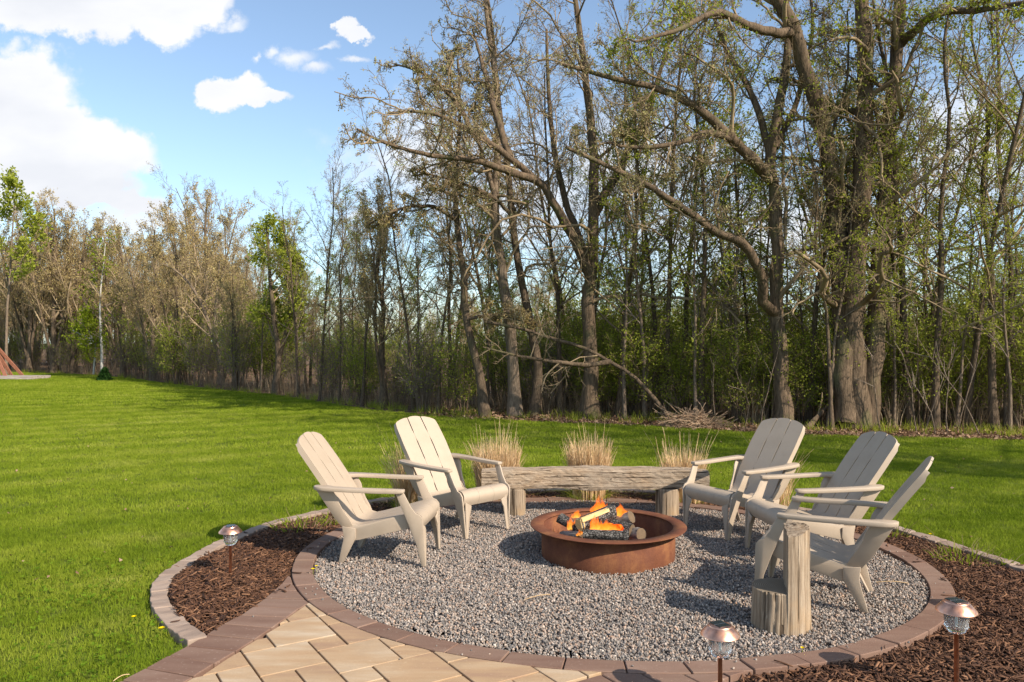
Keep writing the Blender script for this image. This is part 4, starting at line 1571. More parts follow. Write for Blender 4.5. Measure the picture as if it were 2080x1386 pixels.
def blades(n, R0, h, hs, spread, w, seed, droop=.15, tallfrac=.12, curve=1.0):
    rg = np.random.default_rng(seed)
    a = rg.uniform(0, 6.28, n); r0 = R0 * np.sqrt(rg.uniform(0, 1, n))
    x0, y0 = r0 * np.cos(a), r0 * np.sin(a)
    hh = h * rg.normal(1, hs, n).clip(.35, 1.5)
    tall = rg.uniform(0, 1, n) < tallfrac; hh[tall] *= 1.35
    lean = (r0 / R0 * spread + np.abs(rg.normal(0, .09, n))) * hh
    la = a + rg.normal(0, .5, n)
    K = 5
    V = np.zeros((n, K, 2, 3))
    fa = rg.uniform(0, 6.28, n)
    for k in range(K):
        t = k / (K - 1)
        off = lean * (t ** (1 + curve))
        cx = x0 + off * np.cos(la) + .008 * rg.normal(0, 1, n) * t; cy = y0 + off * np.sin(la) + .008 * rg.normal(0, 1, n) * t
        z = hh * t * (1 - droop * t * (lean / hh))
        ww = w * (1 - .75 * t) / 2
        V[:, k, 0] = np.stack([cx - ww * np.cos(fa), cy - ww * np.sin(fa), z], 1)
        V[:, k, 1] = np.stack([cx + ww * np.cos(fa), cy + ww * np.sin(fa), z], 1)
    base = (np.arange(n) * K * 2)[:, None]
    Q = np.concatenate([base + np.array([[2 * k, 2 * k + 1, 2 * k + 3, 2 * k + 2]]) for k in range(K - 1)], 0)
    return np_mesh('blades', V.reshape(-1, 3), Q)


def clump(name, x, y, R0, h, n, seed, label, spread=.3, green=40):
    root = empty(name, (x, y, -.03)); tag(root, label, 'ornamental grass', 'dry ornamental grass clumps round the seating')
    kid('dry_blades', blades(int(n * 1.6), R0, h, .2, spread, .0085, seed, tallfrac=.05), root, MAT['straw'])
    kid('green_blades', blades(green * 3, R0 * 1.25, h * .42, .3, 1.5, .006, seed + 50, .4, .2), root, MAT['leaf'])
    return root


clump('grass_clump', -.16, 8.22, .20, .46, 1200, 1, 'dry straw grass clump behind the bench\'s left end', .10)
clump('grass_clump', .80, 8.2, .17, .47, 1100, 2, 'round dry straw grass clump behind the middle of the bench', .10, 90)
clump('grass_clump', 1.76, 8.1, .19, .41, 800, 3, 'sparser dry grass clump behind the bench\'s right end', .10)
clump('grass_clump', -1.02, 7.75, .12, .50, 230, 4, 'thin dry grass clump mixed with green behind the left back chair', .3, 60)
clump('grass_clump', 2.62, 7.75, .10, .50, 80, 5, 'wispy dry grass clump behind the right back chair', .3, 20)


def stems(name, x, y, R0, h, n, seed, mat, label, cat, green=0):
    root = empty(name, (x, y, -.03)); tag(root, label, cat)
    kid('stalk', blades(n, R0, h, .35, .9, .006, seed, .1, .2), root, MAT['dry'])
    kid('leaves', blades(green, R0 * .95, .065, .4, .9, .016, seed + 9, .3, .1), root, mat)


stems('perennial', *G(610, 1065).xy, .26, .09, 70, 11, MAT['leaf_bright'], 'sprouting perennial with pinkish cut stalks by the left curb', 'plant', 90)
stems('perennial', *G(700, 1052).xy, .2, .07, 40, 12, MAT['leaf_bright'], 'low leafy sprouts behind the leftmost chair\'s leg', 'plant', 70)
stems('perennial', *G(1955, 1128).xy, .24, .11, 60, 13, MAT['leaf_bright'], 'sprouting perennial with dry stalks by the right curb', 'plant', 90)
stems('perennial', *G(1812, 1082).xy, .14, .15, 30, 14, MAT['leaf_bright'], 'small sprouts and dry stalks behind the frontmost right chair', 'plant', 40)
stems('perennial', *G(2046, 1142).xy, .06, .07, 8, 15, MAT['leaf_bright'], 'small green sprout by the curb gap at the right edge', 'plant', 20)

# long straws lying about
tube_cache = {}


def straw(p, q, name, label, rise=.01, w=.0025, mat='straw'):
    p, q = Vector(p), Vector(q)
    V, Q = [], []
    n = 8
    side = (q - p).cross(Vector((0, 0, 1))); side = side.normalized() * w if side.length > 1e-6 else Vector((w, 0, 0))
    for i in range(n + 1):
        t = i / n; c = p.lerp(q, t) + Vector((0, 0, rise * math.sin(math.pi * t)))
        V += [c - side, c + Vector((0, 0, w)), c + side, c - Vector((0, 0, w))]
    for i in range(n):
        for k in range(4): Q.append((4 * i + k, 4 * i + (k + 1) % 4, 4 * i + 4 + (k + 1) % 4, 4 * i + 4 + k))
    o = obj(name, np_mesh(name, V, Q), None, MAT[mat]); tag(o, label, 'straw')
    return o


straw(G(1065, 1219, .0), G(1117, 1208, .0), 'dry_straw', 'thin yellow straw lying on the gravel in front of the fire ring')
straw(G(1780, 1183, .0), G(1845, 1185, .0), 'dry_straw', 'thin pale straw on the gravel by the right border')
straw(G(1535, 1253, .0), G(1558, 1277, .0), 'dry_straw', 'thin straw leaning at the foot of the notched stump')
straw(G(230, 1384, .0), G(263, 1370, .0), 'dry_straw', 'dry straw at the lawn edge by the brown path bricks')
straw((1.62, 8.1, .1), P3(1346, 868, 8.3), 'dry_straw', 'long thin dry stem arching above the bench', .12, .0022)
straw((2.4, 7.6, .0), P3(1653, 912, 7.5), 'dry_straw', 'long dry stem leaning beside the right back chair', .03, .0022)


def dandelion(px, py, z, label, r=.014, name='dandelion'):
    p = G(px, py, z)
    root = empty(name, (p.x, p.y, -.04)); tag(root, label, 'flower', 'yellow dandelions')
    V, Q = [], []
    rg = np.random.default_rng(int(px))
    for k in range(22):
        a = k * 2.4; rr = r * (.5 + .5 * math.sqrt(k / 22)); w_ = r * .16
        c, s_ = math.cos(a), math.sin(a); i = len(V)
        zt = z + .05 - rr * .25
        V += [(0, 0, z + .04), (rr * c + w_ * s_, rr * s_ - w_ * c, zt), (rr * 1.05 * c, rr * 1.05 * s_, zt), (rr * c - w_ * s_, rr * s_ + w_ * c, zt)]
        Q.append((i, i + 1, i + 2, i + 3))
    kid('flower_head', np_mesh('flower_head', V, Q), root, MAT['yellow'])
    kid('stem', lathe('stem', [(.0018, 0), (.0015, z + .042)], 6), root, MAT['leaf'])


dandelion(643, 1151, .03, 'upper dandelion head at the gravel\'s left edge', .013)
dandelion(636, 1157, .03, 'lower dandelion head at the gravel\'s left edge', .016)
dandelion(328, 1277, .03, 'yellow dandelion beside the stone curb in the lawn', .018)
dandelion(272, 1254, .01, 'half-closed dandelion in the clover left of the curb', .015)
dandelion(1630, 1318, .015, 'small dandelion between gravel and front bricks', .012)
dandelion(1890, 1086, .02, 'dandelion in the lawn just outside the right curb', .014)

# ================================================================ trees


def nrm(v):
    return v / (np.linalg.norm(v, axis=-1, keepdims=True) + 1e-9)


def walk(P0, D0, L, n, wob, trop, rg):
    N = len(P0)
    P = np.empty((N, n, 3)); P[:, 0] = P0
    D = D0.copy()
    st_ = (L / (n - 1))[:, None]
    drift = rg.normal(0, wob * .6, (N, 3))
    for i in range(1, n):
        D = nrm(D + drift * .5 + rg.normal(0, wob, (N, 3)) + np.array(trop))
        P[:, i] = P[:, i - 1] + D * st_
    return P


def kids_of(P, R, k, t0, t1, ang, lr, rr, n, wob, trop, rg, minr=.004, lshape=.5, Labs=None, flat=0.0):
    N, m_, _ = P.shape
    idx = np.repeat(np.arange(N), k)
    t = t0 + (t1 - t0) * ((np.tile(np.arange(k), N) + rg.uniform(0, 1, N * k)) / k)
    f = t * (m_ - 1); i0 = np.minimum(f.astype(int), m_ - 2); fr_ = (f - i0)[:, None]
    A, B = P[idx, i0], P[idx, i0 + 1]
    P0 = A + (B - A) * fr_
    T = nrm(B - A)
    rp = R[idx, i0] * (1 - fr_[:, 0]) + R[idx, i0 + 1] * fr_[:, 0]
    rnd = rg.normal(0, 1, (N * k, 3)); rnd[:, 2] *= 1 - flat
    perp = nrm(rnd - (rnd * T).sum(1, keepdims=True) * T)
    an = np.radians(rg.normal(ang, ang * .22, N * k))[:, None]
    D = nrm(T * np.cos(an) + perp * np.sin(an))
    Lp = np.linalg.norm(np.diff(P, axis=1), axis=2).sum(1)[idx] if Labs is None else Labs
    L = Lp * lr * (1 - lshape * (t - t0) / (t1 - t0 + 1e-6)) * rg.uniform(.6, 1.25, N * k)
    C = walk(P0, D, L, n, wob, trop, rg)
    r0 = np.maximum(rp * rr * rg.uniform(.7, 1.1, N * k), minr)
    RR = r0[:, None] * np.linspace(1, .45, n)[None, :]
    RR = np.maximum(RR, minr * .5)
    return C, RR


def tubes(P, R, sides, lump=0.0, rg=None):
    N, n, _ = P.shape
    T = np.empty_like(P); T[:, 1:-1] = P[:, 2:] - P[:, :-2]; T[:, 0] = P[:, 1] - P[:, 0]; T[:, -1] = P[:, -1] - P[:, -2]
    T = nrm(T)
    m_ = nrm(P[:, -1] - P[:, 0])
    ref = np.where(np.abs(m_[:, 2:3]) > .7, np.array([[1., 0, 0]]), np.array([[0, 0, 1.]]))
    A = nrm(np.cross(T, ref[:, None, :])); B = np.cross(T, A)
    th_ = np.linspace(0, 2 * math.pi, sides, endpoint=False)
    Rr = R[:, :, None] * np.ones(sides)
    if lump:
        Rr = Rr * (1 + lump * rg.normal(0, 1, Rr.shape))
    V = P[:, :, None, :] + Rr[..., None] * (A[:, :, None, :] * np.cos(th_)[:, None] + B[:, :, None, :] * np.sin(th_)[:, None])
    ids = np.arange(N * n * sides).reshape(N, n, sides)
    a = ids[:, :-1]; b = ids[:, 1:]
    Q = np.stack([a, np.roll(a, -1, 2), np.roll(b, -1, 2), b], -1).reshape(-1, 4)
    return V.reshape(-1, 3), Q


def merge(lst):
    V, Q, o_ = [], [], 0
    for v, q in lst:
        V.append(v); Q.append(q + o_); o_ += len(v)
    return np.vstack(V), np.vstack(Q)


def leaf_quads(C, size, rg, elong=1.4, hang=0.0):
    n = len(C)
    a = nrm(rg.normal(0, 1, (n, 3)) + np.array([0, 0, -hang]))
    b = nrm(np.cross(a, rg.normal(0, 1, (n, 3))))
    s_ = (size * rg.uniform(.55, 1.3, n))[:, None]
    V = np.stack([C, C + a * s_ * elong * .5 + b * s_ * .45, C + a * s_ * elong, C + a * s_ * elong * .5 - b * s_ * .45], 1)
    return V.reshape(-1, 3), np.arange(n * 4).reshape(n, 4)


def polyres(pts, n):
    D = np.array(resample3(pts, 6))
    s_ = np.r_[0, np.cumsum(np.linalg.norm(np.diff(D, axis=0), axis=1))]
    q = np.linspace(0, s_[-1], n)
    return np.stack([np.interp(q, s_, D[:, k]) for k in range(3)], 1)


def build_tree(name, stems_, spec, seed, tmat='bark', bmat='twig', lmat='bud', leaf=None, nst=16, sides=10, lump=.05):
    """stems_: list of (points, r0, r1) for the trunk and hand-shaped limbs"""
    rg = np.random.default_rng(seed)
    P = np.stack([polyres(p, nst) for p, _, _ in stems_])
    R = np.stack([np.linspace(a, b, nst) for _, a, b in stems_])
    P[:, 1:] += rg.normal(0, 1, P[:, 1:].shape) * (R[:, 1:, None] * .12)
    R[0, 0] *= 1.45; R[0, 1] *= 1.1
    trunk = tubes(P, R, sides, lump, rg)
    br, ends = [], []
    if spec.get('limbs'):
        L1 = kids_of(P, R, **spec['limbs'], rg=rg)
        if 'stems_only' in spec: pass
        br.append(tubes(*L1, 6, .04, rg))
    else:
        L1 = (P[:, :], R[:, :])
    cur = L1
    src = [L1]
    if spec.get('also_stem'):
        pass
    for li, (key, sd) in enumerate((('b2', 4), ('b3', 3), ('b4', 3))):
        if key not in spec: continue
        nx_ = kids_of(*cur, **spec[key], rg=rg)
        br.append(tubes(*nx_, sd))
        cur = nx_; src.append(nx_)
    me_t = np_mesh('trunk', *trunk, smooth=True)
    me_b = np_mesh('branches', *merge(br), smooth=True) if br else None
    me_l = None
    if leaf:
        Q_ = cur[0][:, 1:].reshape(-1, 3)
        if leaf.get('also'): Q_ = np.vstack([Q_, src[-2][0][:, 2:].reshape(-1, 3)])
        n = leaf['n']
        pick = Q_[rg.integers(0, len(Q_), n)] + rg.normal(0, leaf.get('jit', .03), (n, 3))
        me_l = np_mesh('foliage', *leaf_quads(pick, leaf['size'], rg, leaf.get('el', 1.4), leaf.get('hang', 0)))
    root = empty(name)
    kid('trunk', me_t, root, MAT[tmat])
    if me_b: kid('branches', me_b, root, MAT[bmat])
    if me_l: kid('foliage', me_l, root, MAT[lmat])
    return root


def place(root, x, y, rz=0, s=1.0, sz=None, tilt=(0, 0)):
    root.location = (x, y, -.06); root.rotation_euler = (tilt[0], tilt[1], rz); root.scale = (s, s, sz or s)
    return root


def gen_trunk(h, lean, wig, seed, n=7):
    rg = np.random.default_rng(seed)
    pts = [(0, 0, 0)]
    for i in range(1, n):
        t = i / (n - 1)
        pts.append((lean[0] * t ** 1.3 + rg.normal(0, wig) * t, lean[1] * t ** 1.3 + rg.normal(0, wig) * t, h * t))
    return pts


VAR = {}
# slender woodland trees, nearly bare
for k in range(3):
    VAR['slender%d' % k] = build_tree('slender_tree', [(gen_trunk(11.5, (RNG.normal(0, .7), RNG.normal(0, .7)), .16, 30 + k), .085 - .01 * k, .02)], dict(
        limbs=dict(k=22, t0=.28, t1=.97, ang=42, lr=.30, rr=.5, n=7, wob=.12, trop=(0, 0, .10), minr=.012),
        b2=dict(k=7, t0=.15, t1=1, ang=42, lr=.42, rr=.55, n=5, wob=.16, trop=(0, 0, .08), minr=.007),
        b3=dict(k=6, t0=.2, t1=1, ang=40, lr=.5, rr=.6, n=4, wob=.16, trop=(0, 0, .06), minr=.0045),
        b4=dict(k=3, t0=.2, t1=1, ang=38, lr=.55, rr=.7, n=3, wob=.15, trop=(0, 0, .05), minr=.0035)), 60 + k,
        'bark', 'twig', 'bud_oak', dict(n=3000, size=.03, jit=.03, el=1.7), 14, 8)
# tall leafy-green woodland trees
for k in range(2):
    VAR['green%d' % k] = build_tree('leafing_tree', [(gen_trunk(9.5, (RNG.normal(0, .6), RNG.normal(0, .6)), .16, 40 + k), .075, .018)], dict(
        limbs=dict(k=22, t0=.2, t1=.97, ang=52, lr=.3, rr=.5, n=7, wob=.12, trop=(0, 0, .05), minr=.01),
        b2=dict(k=7, t0=.15, t1=1, ang=45, lr=.42, rr=.55, n=5, wob=.16, trop=(0, 0, .03), minr=.006),
        b3=dict(k=5, t0=.2, t1=1, ang=42, lr=.5, rr=.6, n=4, wob=.16, trop=(0, 0, .0), minr=.004)), 70 + k,
        'bark', 'twig', 'leaf', dict(n=4600, size=.044, jit=.05, also=True), 14, 8)
# round brown-budded trees of the far left edge
for k in range(3):
    st_ = [(gen_trunk(7.2, (.3 * k - .3, .2), .1, 50 + k), .13, .03), ([(0, 0, .3), (.4, .1, 2.2), (.9, .2, 4.5), (1.4, .1, 6.6)], .07, .02), ([(0, 0, .5), (-.4, .2, 2.4), (-1.0, .1, 4.6), (-1.3, .3, 6.4)], .07, .02)]
    VAR['brown%d' % k] = build_tree('brown_budded_tree', st_, dict(
        limbs=dict(k=12, t0=.25, t1=.98, ang=40, lr=.34, rr=.5, n=6, wob=.10, trop=(0, 0, .16), minr=.01),
        b2=dict(k=8, t0=.1, t1=1, ang=36, lr=.45, rr=.55, n=5, wob=.12, trop=(0, 0, .12), minr=.007),
        b3=dict(k=6, t0=.15, t1=1, ang=34, lr=.5, rr=.6, n=4, wob=.12, trop=(0, 0, .1), minr=.006),
        b4=dict(k=2, t0=.2, t1=1, ang=30, lr=.6, rr=.7, n=3, wob=.12, trop=(0, 0, .08), minr=.005)), 80 + k,
        'bark', 'twig_tan', 'bud', dict(n=9500, size=.042, jit=.06, el=1.6), 12, 7)
# thin young poles
for k in range(2):
    VAR['pole%d' % k] = build_tree('young_pole_tree', [(gen_trunk(7.5, (RNG.normal(0, .8), RNG.normal(0, .5)), .14, 90 + k), .045, .012)], dict(
        limbs=dict(k=16, t0=.25, t1=.98, ang=45, lr=.22, rr=.5, n=5, wob=.14, trop=(0, 0, .1), minr=.008),
        b2=dict(k=6, t0=.15, t1=1, ang=42, lr=.45, rr=.6, n=4, wob=.16, trop=(0, 0, .05), minr=.005),
        b3=dict(k=4, t0=.2, t1=1, ang=40, lr=.5, rr=.6, n=3, wob=.16, trop=(0, 0, .03), minr=.004)), 95 + k,
        'palebark', 'twig_grey', 'leaf', dict(n=3800, size=.038, jit=.05, also=True), 12, 6)
# shrubs
for k in range(3):
    st_ = []
    for q in range(9):
        a = q * .7 + k; r_ = RNG.uniform(.3, .9)
        st_.append(([(.1 * math.cos(a), .1 * math.sin(a), 0), (.4 * r_ * math.cos(a), .4 * r_ * math.sin(a), .9), (r_ * math.cos(a), r_ * math.sin(a), 1.7 + RNG.uniform(0, .8))], .018, .006))
    VAR['shrub%d' % k] = build_tree('leafy_shrub', st_, dict(
        b2=dict(k=12, t0=.15, t1=1, ang=48, lr=.3, rr=.5, n=5, wob=.15, trop=(0, 0, .04), minr=.005),
        b3=dict(k=6, t0=.15, t1=1, ang=45, lr=.45, rr=.6, n=4, wob=.18, trop=(0, 0, 0), minr=.0035)), 120 + k,
        'bark', 'twig', 'leaf_dark' if k else 'leaf', dict(n=3200, size=.038, jit=.08, also=True), 8, 4, 0)
for k in range(2):
    st_ = []
    for q in range(14):
        a = q * .47 + k; r_ = RNG.uniform(.2, .8)
        st_.append(([(.15 * math.cos(a), .15 * math.sin(a), 0), (.4 * r_ * math.cos(a), .4 * r_ * math.sin(a), .8), (r_ * math.cos(a), r_ * math.sin(a), 1.3 + RNG.uniform(0, .8))], .012, .004))
    VAR['brush%d' % k] = build_tree('bare_shrub', st_, dict(
        b2=dict(k=9, t0=.15, t1=1, ang=40, lr=.35, rr=.5, n=5, wob=.15, trop=(0, 0, .05), minr=.005),
        b3=dict(k=5, t0=.15, t1=1, ang=40, lr=.5, rr=.6, n=4, wob=.18, trop=(0, 0, 0), minr=.004)), 140 + k,
        'palebark', 'twig_grey', 'leaf', dict(n=900, size=.035, jit=.05), 8, 4, 0)

usedv = set()


def plant(var, x, y, rz, s, label, cat, group=None, sz=None):
    root = VAR[var]
    if var in usedv: root = copy_tree(root)
    usedv.add(var)
    place(root, x, y, rz, s, sz)
    tag(root, label, cat, group)
    return root


# ---- hero trees (surveyed from the photo at their own distances)
def HP(Y, pts, dy=None):
    out = []
    for i, p in enumerate(pts):
        yy = Y + (p[2] if len(p) > 2 else 0)
        out.append(P3(p[0], p[1], yy) - Vector((0, 0, 0)))
    return out


def hero(name, Y, base, stems_, spec, seed, label, cat='tree', **kw):
    B = P3(base[0], base[1], Y); B.z = -.08
    st_ = []
    for pts, r0, r1 in stems_:
        q = HP(Y, pts)
        st_.append(([tuple(v - B) for v in q], r0, r1))
    # ground the first stem
    p0 = list(st_[0][0]); p0[0] = (0, 0, 0); st_[0] = (p0, st_[0][1], st_[0][2])
    root = build_tree(name, st_, spec, seed, **kw)
    root.location = B
    tag(root, label, cat)
    return root


oak = dict(limbs=dict(k=9, t0=.25, t1=1, ang=50, lr=.40, rr=.38, n=10, wob=.27, trop=(0, 0, .05), minr=.018),
           b2=dict(k=8, t0=.12, t1=1, ang=48, lr=.46, rr=.5, n=8, wob=.30, trop=(0, 0, .05), minr=.009),
           b3=dict(k=7, t0=.12, t1=1, ang=45, lr=.46, rr=.55, n=5, wob=.30, trop=(0, 0, .04), minr=.0058),
           b4=dict(k=4, t0=.2, t1=1, ang=42, lr=.5, rr=.65, n=3, wob=.28, trop=(0, 0, .03), minr=.0046))
oakleaf = dict(n=9500, size=.025, jit=.03, el=1.8, hang=.5)
hero('burled_oak_tree', 15.4, (1588, 860), [
    ([(1592, 862), (1588, 760), (1578, 640), (1580, 520), (1572, 400), (1566, 330), (1580, 230), (1600, 100), (1590, -60)], 0.160, 0.060),
    ([(1580, 640), (1553, 618, -.3), (1548, 570, -.5), (1515, 500, -.9), (1450, 470, -1.2), (1390, 425, -1.6), (1330, 385, -2.0), (1240, 340, -2.3), (1150, 300, -2.6)], 0.104, 0.030),
    ([(1570, 370), (1530, 325, -.3), (1490, 285, -.6), (1430, 230, -1.0), (1350, 185, -1.2), (1250, 160, -1.5), (1140, 130, -1.6)], 0.120, 0.026),
    ([(1490, 285, -.6), (1440, 270, -1), (1380, 290, -1.6), (1300, 300, -2), (1230, 290, -2.4)], 0.072, 0.022),
    ([(1568, 330), (1530, 200, .4), (1470, 90, .8), (1430, -30, 1.2)], 0.080, 0.030),
    ([(1575, 300), (1620, 200, .3), (1650, 60, .6), (1640, -60, .8)], 0.064, 0.022)],
    dict(oak, limbs=dict(oak['limbs'], k=7, lr=.36)), 201, 'old tree with a burl on its left side and long black crooked limbs reaching left', tmat='oakbark', bmat='twig', lmat='bud_oak', leaf=oakleaf, nst=22, sides=14)
hero('big_cottonwood_tree', 15.0, (1738, 868), [
    ([(1740, 870), (1735, 760), (1730, 640), (1738, 520), (1752, 380), (1757, 240), (1755, 100), (1745, -60)], 0.216, 0.120),
    ([(1718, 860, -.1), (1712, 640, .1), (1700, 500, .2), (1692, 400, .3), (1680, 290, .2), (1650, 180, .1), (1615, 70, -.1), (1560, -40, -.3)], 0.208, 0.120),
    ([(1765, 866, .1), (1776, 700, .1), (1788, 560, .1), (1795, 420, .2), (1803, 250, .2), (1822, 110, .2), (1830, -60, .2)], 0.192, 0.098),
    ([(1615, 70, -.1), (1540, 60, -.6), (1460, 25, -1.2), (1380, 60, -1.8), (1290, 85, -2.2)], 0.096, 0.022),
    ([(1757, 240), (1700, 215, .6), (1650, 240, 1.2)], 0.064, 0.022),
    ([(1830, 90, .2), (1900, 30, -.5), (1990, 20, -1.5), (2120, 0, -2.5)], 0.088, 0.030)],
    dict(oak, limbs=dict(oak['limbs'], k=9, lr=.30)), 202, 'largest tree, three massive stems rising from one trunk at the right', tmat='oakbark', bmat='twig', lmat='leaf', leaf=dict(n=8000, size=.042, jit=.05, el=1.5, hang=.6), nst=20, sides=16)
hero('spreading_oak_tree', 17.0, (1198, 850), [
    ([(1200, 852), (1198, 740), (1196, 620), (1200, 540), (1205, 440), (1208, 330), (1195, 210), (1180, 80), (1160, -60)], 0.168, 0.045),
    ([(1198, 560), (1172, 500, -.2), (1135, 430, -.4), (1095, 370, -.6), (1035, 320, -.8), (960, 270, -1.2), (880, 230, -1.6), (790, 230, -2.0)], 0.115, 0.022),
    ([(1095, 370, -.6), (1040, 350, -1.0), (960, 325, -1.6), (870, 315, -2.2), (780, 290, -2.6), (725, 262, -2.9)], 0.088, 0.019),
    ([(1035, 320, -.8), (1010, 240, -.6), (985, 150, -.2), (960, 60, .2)], 0.080, 0.022),
    ([(1205, 440), (1250, 360, .4), (1300, 260, .8), (1340, 150, 1.0), (1370, 30, 1.2)], 0.104, 0.030),
    ([(1200, 540), (1160, 440, .8), (1130, 330, 1.2), (1115, 200, 1.5), (1110, 60, 1.6)], 0.096, 0.030),
    ([(960, 270, -1.2), (920, 200, -1.2), (860, 150, -1.4), (800, 130, -1.6)], 0.056, 0.015)],
    oak, 203, 'spreading oak whose crooked crown reaches far left over the lawn', tmat='oakbark', bmat='twig', lmat='bud_oak', leaf=oakleaf, nst=20, sides=12)
hero('leaning_tree', 17.6, (1085, 845), [
    ([(1100, 846), (1092, 740), (1070, 620), (1048, 520), (1040, 440), (1030, 330), (1012, 200), (1000, 60), (980, -60)], 0.112, 0.030),
    ([(1040, 440), (1000, 400, -.5), (930, 370, -1), (850, 350, -1.5)], 0.048, 0.015)],
    dict(oak, limbs=dict(oak['limbs'], k=14, lr=.27)), 204, 'straight dark trunk leaning left just left of the spreading oak', tmat='bark', bmat='twig', lmat='bud_oak', leaf=dict(oakleaf, n=6000), nst=18, sides=9)
hero('tall_tree', 17.3, (1047, 845), [
    ([(1050, 846), (1040, 720), (1028, 600), (1012, 500), (1005, 400), (1012, 300), (1010, 180), (990, 40), (985, -50)], 0.136, 0.038),
    ([(1005, 400), (975, 300, -.4), (930, 200, -.8), (905, 100, -1)], 0.056, 0.015)],
    dict(oak, limbs=dict(oak['limbs'], k=14, lr=.25)), 205, 'tall pale brown trunk at the left end of the big trees', tmat='palebark', bmat='twig', lmat='bud_oak', leaf=dict(oakleaf, n=7000), nst=18, sides=9)
hero('crooked_tree', 17.2, (985, 845), [
    ([(988, 846), (970, 740), (948, 660), (940, 560), (928, 450), (925, 350), (935, 230), (930, 120)], 0.104, 0.022),
    ([(945, 650), (1010, 640, -.3), (1080, 660, -.7)], 0.040, 0.015),
    ([(928, 450), (880, 420, -.4), (810, 425, -1), (750, 455, -1.6)], 0.048, 0.015)],
    dict(oak, limbs=dict(oak['limbs'], k=15, lr=.30, ang=65, flat=.3)), 206, 'crooked dark tree with wide level branches at the wood\'s corner', tmat='bark', bmat='twig', lmat='bud', leaf=dict(oakleaf, n=8000), nst=16, sides=9)
hero('fallen_limb', 16.0, (1365, 862), [
    ([(1370, 864), (1330, 810), (1285, 765), (1240, 735), (1180, 705), (1120, 688), (1060, 668), (990, 655)], 0.045, 0.030),
    ([(1240, 735), (1190, 742, -.3), (1130, 735, -.5), (1060, 725, -.7), (980, 705, -1)], 0.056, 0.015)],
    dict(limbs=dict(k=7, t0=.4, t1=1, ang=55, lr=.3, rr=.5, n=6, wob=.2, trop=(0, 0, -.02), minr=.012),
         b2=dict(k=6, t0=.2, t1=1, ang=50, lr=.45, rr=.6, n=5, wob=.2, trop=(0, 0, -.02), minr=.006),
         b3=dict(k=4, t0=.2, t1=1, ang=45, lr=.5, rr=.6, n=4, wob=.2, trop=(0, 0, 0), minr=.004)), 207, 'dead fallen limb slanting up to the left from the brush pile', 'fallen branch', tmat='oakbark', bmat='twig', nst=16, sides=9)
birch = dict(limbs=dict(k=16, t0=.25, t1=.97, ang=50, lr=.3, rr=.5, n=6, wob=.14, trop=(0, 0, .05), minr=.012),
             b2=dict(k=6, t0=.2, t1=1, ang=45, lr=.42, rr=.55, n=5, wob=.16, trop=(0, 0, .02), minr=.008),
             b3=dict(k=4, t0=.2, t1=1, ang=42, lr=.5, rr=.6, n=4, wob=.16, trop=(0, 0, 0), minr=.006))
hero('white_birch_tree', 36.0, (208, 758), [
    ([(208, 762), (206, 700), (203, 640), (204, 590), (210, 540), (214, 495)], .065, .02),
    ([(190, 760, .5), (194, 705, .3), (186, 690), (165, 680), (145, 670)], .05, .02),
    ([(186, 690), (182, 660), (175, 635)], .05, .02)],
    birch, 208, 'small white-trunked birch with bright green leaves at the left wood edge', tmat='birchbark', bmat='twig_grey', lmat='leaf_bright', leaf=dict(n=3600, size=.08, jit=.14), nst=12, sides=8)
hero('green_topped_tree', 36.5, (12, 757), [
    ([(14, 760), (14, 650), (20, 560), (26, 460), (34, 365)], .07, .02)],
    dict(birch, limbs=dict(birch['limbs'], t0=.45, k=14, lr=.2)), 209, 'tall pale-stemmed tree with a green leafy top at the far left edge', tmat='palebark', bmat='twig_grey', lmat='leaf', leaf=dict(n=3000, size=.11, jit=.1), nst=12, sides=8)
hero('green_leafing_tree', 24.5, (560, 798), [
    ([(572, 800), (565, 720), (556, 640), (548, 560), (545, 500), (540, 450)], .11, .03),
    ([(566, 730), (584, 660, .2), (588, 580, .3), (590, 500, .3)], .08, .02)],
    dict(birch, limbs=dict(birch['limbs'], k=16, lr=.26)), 210, 'forked tree with fresh green leaves left of the bare thin trees', tmat='bark', bmat='twig', lmat='leaf', leaf=dict(n=9000, size=.07, jit=.09), nst=14, sides=8)
hero('arching_tree', 30, (448, 780), [
    ([(450, 783), (446, 730), (425, 660), (400, 600), (370, 560), (330, 535)], .12, .02),
    ([(440, 700), (436, 640, .2), (442, 580, .3), (446, 530, .3)], .07, .02)],
    dict(birch, limbs=dict(birch['limbs'], k=14, lr=.3)), 211, 'bare tree arching left in the dip of the far treeline', tmat='palebark', bmat='twig_tan', lmat='bud', leaf=dict(n=1500, size=.05, jit=.05), nst=14, sides=7)

# ---- the rest of the wood
R5 = np.random.default_rng(99)


def edge_at_px(px):
    """distance of the wood's edge along the ray through px"""
    tx = (px - 1040) / F
    Ys = np.linspace(6, 60, 1200)
    ok = Ys > edge_y(tx * Ys)
    return float(Ys[np.argmax(ok)])


